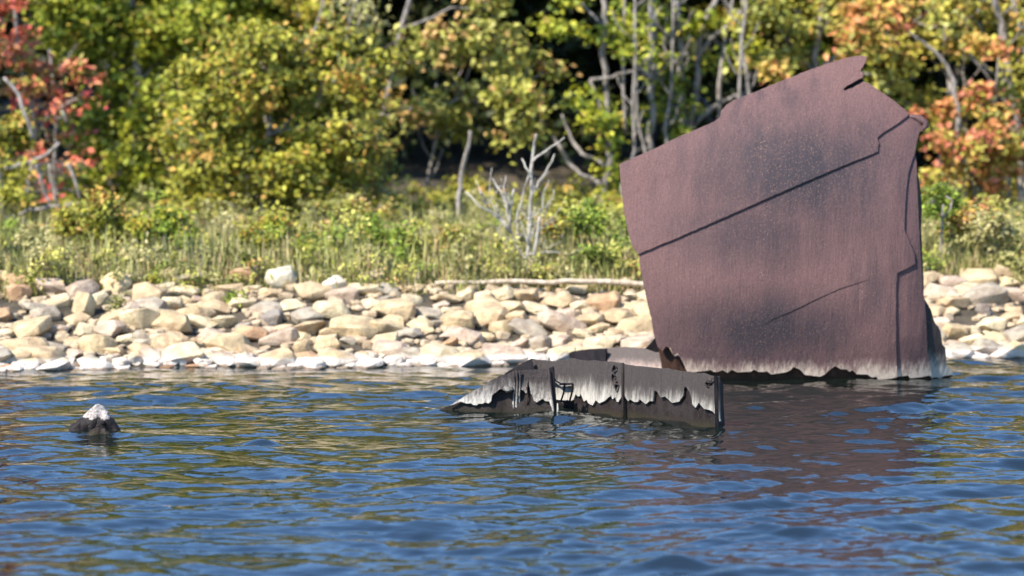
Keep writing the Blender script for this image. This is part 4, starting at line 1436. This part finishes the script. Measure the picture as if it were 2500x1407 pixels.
# driftwood
mb = MB()
lg = [P(1062, 692, 38.15), P(1180, 690, 38.2), P(1300, 689, 38.25), P(1420, 688, 38.3), P(1500, 690, 38.35), P(1590, 695, 38.4), P(1680, 701, 38.45)]
mb.tube(wiggle(lg, 0.012, 3), list(np.linspace(0.030, 0.045, 19)), 8, 0.12)
o = mb.build('driftwood_log', M_DRIFT)
tag(o, 'long pale driftwood log lying along the top of the stones', 'log')
mb = MB()
mb.tube(wiggle([P(672, 700, 38.35), P(700, 704, 38.3), P(722, 703, 38.35)], 0.02, 3), [0.02, .03, .035, .035, .03, .025, .02], 6, 0.2)
tag(mb.build('driftwood_piece', M_DEAD), 'short white piece of driftwood under the largest cream boulder', 'driftwood')
mb = MB()
mb.tube(wiggle([P(805, 712, 38.2), P(840, 715, 38.2), P(866, 718, 38.2)], 0.02, 3), [0.02, .025, .028, .026, .022, .02, .015], 6, 0.2)
tag(mb.build('driftwood_piece', M_DEAD), 'thin white stick of driftwood under the blocky cream boulder', 'driftwood')

# ------------------------------------------------------------------ tall back trees
def back_tree(x, y, h, pal, n, seed, lab, w=2.2, size=0.22):
    random.seed(seed)
    gz = float(ground_z(x, y))
    root = empty('forest_tree', (x, y, gz))
    tag(root, lab, 'tree', 'trees standing deeper in the forest')
    mb = MB()
    pts = wiggle([Vector((x, y, gz - .1)), Vector((x + random.uniform(-.3, .3), y, gz + h * .5)), Vector((x + random.uniform(-.4, .4), y, gz + h * .95))], 0.02, 3)
    mb.tube(pts, list(np.linspace(0.14, 0.03, len(pts))), 7, 0.08)
    B = []
    for k in range(11):
        f_ = (k + 0.5) / 11
        zz = gz + 0.8 + f_ * (h - 1.2)
        ww = w * (0.55 + 0.55 * math.sin(math.pi * min(1, f_ * 0.9 + 0.15)))
        a = random.uniform(0, 6.28)
        c = Vector((x + math.cos(a) * ww * 0.45, y + math.sin(a) * ww * 0.45, zz))
        B.append((c.x, c.y, c.z, ww * 0.6, ww * 0.6, ww * 0.42))
        q = min(pts, key=lambda p: abs(p.z - zz + 0.3))
        mb.tube(wiggle([q, q.lerp(c, .6) + Vector((0, 0, .1)), c], .04, 2), [0.05, .045, .035, .025, .015], 5)
    mb.build('trunk', M_BARKD, root)
    leaf_cloud('crown', B, n, size, pal, seed, root, subr=(0.3, 0.55))
    return root


rb = random.Random(77)
KIND = {'dark': 'dark green', 'olive': 'dull olive', 'yg': 'yellow-green', 'gold': 'golden', 'pale': 'pale yellow'}
NTH = ['first', 'second', 'third', 'fourth', 'fifth', 'sixth', 'seventh', 'eighth', 'ninth', 'tenth', 'eleventh', 'twelfth', 'thirteenth']
ROWN = ['nearest', 'middle', 'farthest']
i = 0
for row_, (yy, step_, h0) in enumerate(((62, 3.0, 9.4), (67, 3.3, 10.4), (73, 3.7, 11.2))):
    x = -17.5 + row_ * 0.8
    k = 0
    while x < 18:
        pal = rb.choices(['dark', 'olive', 'yg'], [9, 0.6, 0.2])[0]  # mostly near-black leaves: the forest's inner shade put into their colour
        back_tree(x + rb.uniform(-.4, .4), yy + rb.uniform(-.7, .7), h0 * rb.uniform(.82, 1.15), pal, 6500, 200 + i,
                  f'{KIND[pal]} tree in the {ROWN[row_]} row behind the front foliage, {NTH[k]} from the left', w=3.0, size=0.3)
        x += step_
        i += 1
        k += 1
for sd, xsr in (('left', list(np.arange(-34, -12, 2.9))[::-1]), ('right', list(np.arange(12.4, 35, 2.9)))):
    for k, x in enumerate(xsr):
        pal = rb.choice(['yg', 'olive', 'gold', 'pale'])
        back_tree(float(x), 51.5 + rb.uniform(-.6, .6) + 0.13 * max(-10, min(x, 10)) * 0.5, 8.2 * rb.uniform(.8, 1.2), pal, 6000, 300 + i,
                  f'{KIND[pal]} shore tree beyond the {sd} edge of the picture, {NTH[k]} outwards', size=0.2)
        i += 1

# ------------------------------------------------------------------ grass
def blades(name, n, xr, tr, hr, wid, seed, pal, lean=0.25, yoff=0.0):
    r = np.random.default_rng(seed)
    cx = r.uniform(*xr, n // 14); ct = tr[0] + (tr[1] - tr[0]) * r.random(n // 14) ** 1.7
    ci = r.integers(0, n // 14, n)
    x = cx[ci] + r.normal(0, 0.10, n)
    t_ = ct[ci] + r.normal(0, 0.10, n)
    t_ = np.clip(t_, tr[0] - .25, tr[1])
    y = shore_y(x) + t_
    z = ground_z(x, y)
    clump_h = r.uniform(0.6, 1.2, n // 14)[ci]
    h = r.uniform(*hr, n) * clump_h * np.clip(0.45 + (t_ - tr[0]) * 0.5, 0.4, 1.0)
    a = r.uniform(0, 6.28, n)
    ln = r.normal(0, lean, n) * h
    dx, dy = np.cos(a) * ln, np.sin(a) * ln
    pa = a + 1.3
    wx, wy = np.cos(pa) * wid, np.sin(pa) * wid
    b0 = np.stack([x - wx, y - wy, z], 1)
    b1 = np.stack([x + wx, y + wy, z], 1)
    m0 = np.stack([x - wx * .8 + dx * .35, y - wy * .8 + dy * .35, z + h * .55], 1)
    m1 = np.stack([x + wx * .8 + dx * .35, y + wy * .8 + dy * .35, z + h * .55], 1)
    tp = np.stack([x + dx, y + dy, z + h], 1)
    V_ = np.stack([b0, b1, m1, m0, tp], 1).reshape(-1, 3)
    i_ = np.arange(n) * 5
    F_ = np.stack([np.stack([i_, i_ + 1, i_ + 2], 1), np.stack([i_, i_ + 2, i_ + 3], 1), np.stack([i_ + 3, i_ + 2, i_ + 4], 1)], 1).reshape(-1, 3)
    pals = np.array(pal)
    pc = r.integers(0, len(pals), n // 14)[ci]
    mixi = np.where(r.random(n) < 0.6, pc, r.integers(0, len(pals), n))
    col = pals[mixi] * r.uniform(0.7, 1.25, n)[:, None]
    me = np_mesh(name, V_, F_, False)
    set_col(me, np.repeat(col, 5, axis=0))
    return link(name, me, None, M_GRASS)


GP = [(0.42, 0.38, 0.13), (0.26, 0.27, 0.07), (0.54, 0.44, 0.22), (0.14, 0.16, 0.04), (0.42, 0.31, 0.14), (0.36, 0.35, 0.10), (0.09, 0.10, 0.03)]
tag(blades('meadow_grass', 46000, (-11, 11), (2.9, 17), (0.12, 0.55), 0.012, 5, GP, 0.55), 'pale yellow-green grass and weeds along the top of the bank', kind='stuff')
tag(blades('outer_grass', 26000, (-34, 34), (3.2, 14), (0.3, 0.7), 0.016, 6, GP), 'grass along the shore to both sides', kind='stuff')
STK = [(0.55, 0.45, 0.25), (0.45, 0.42, 0.15), (0.40, 0.27, 0.13)]
tag(blades('dry_stalks', 650, (-9, 9), (3.0, 5.5), (0.35, 0.95), 0.009, 8, STK, 0.2), 'dry tan seed stalks standing in the grass', kind='stuff')
# broad-leaved weeds scattered through the grass
r = np.random.default_rng(9)
for nm, cnt_, nl, pal_, sd_, lab_ in (('weed_leaves', 210, 44000, 'weed', 12, 'small-leaved grey-green weeds mixed through the bank grass'),
                                      ('dry_weeds', 170, 30000, 'pale', 14, 'pale yellow dry weeds mixed through the bank grass'),
                                      ('dark_weeds', 60, 9000, 'green', 16, 'fresh green weeds mixed through the bank grass')):
    B = []
    for _ in range(cnt_):
        x = r.uniform(-10, 10); t_ = 3.0 + 12 * r.random() ** 1.9
        y = float(shore_y(x)) + t_; z = float(ground_z(x, y))
        hgt = r.uniform(0.08, 0.34) * min(1.5, 0.45 + 0.17 * t_)
        B.append((x, y, z + hgt * 0.8, r.uniform(.12, .38), .22, hgt))
    o = leaf_cloud(nm, B, nl, 0.065, pal_, sd_, None, subr=(0.07, 0.17))
    tag(o, lab_, kind='stuff')
# leaf litter and undergrowth in the shade of the forest edge
B = []
for _ in range(110):
    x = r.uniform(-13, 13); t_ = r.uniform(12, 21)
    y = float(shore_y(x)) + t_; z = float(ground_z(x, y))
    B.append((x, y, z + 0.25, .5, .5, .35))
o = leaf_cloud('forest_undergrowth', B, 16000, 0.12, 'olive', 13, None, subr=(0.15, 0.3))
tag(o, 'low leafy undergrowth on the forest floor', kind='stuff')
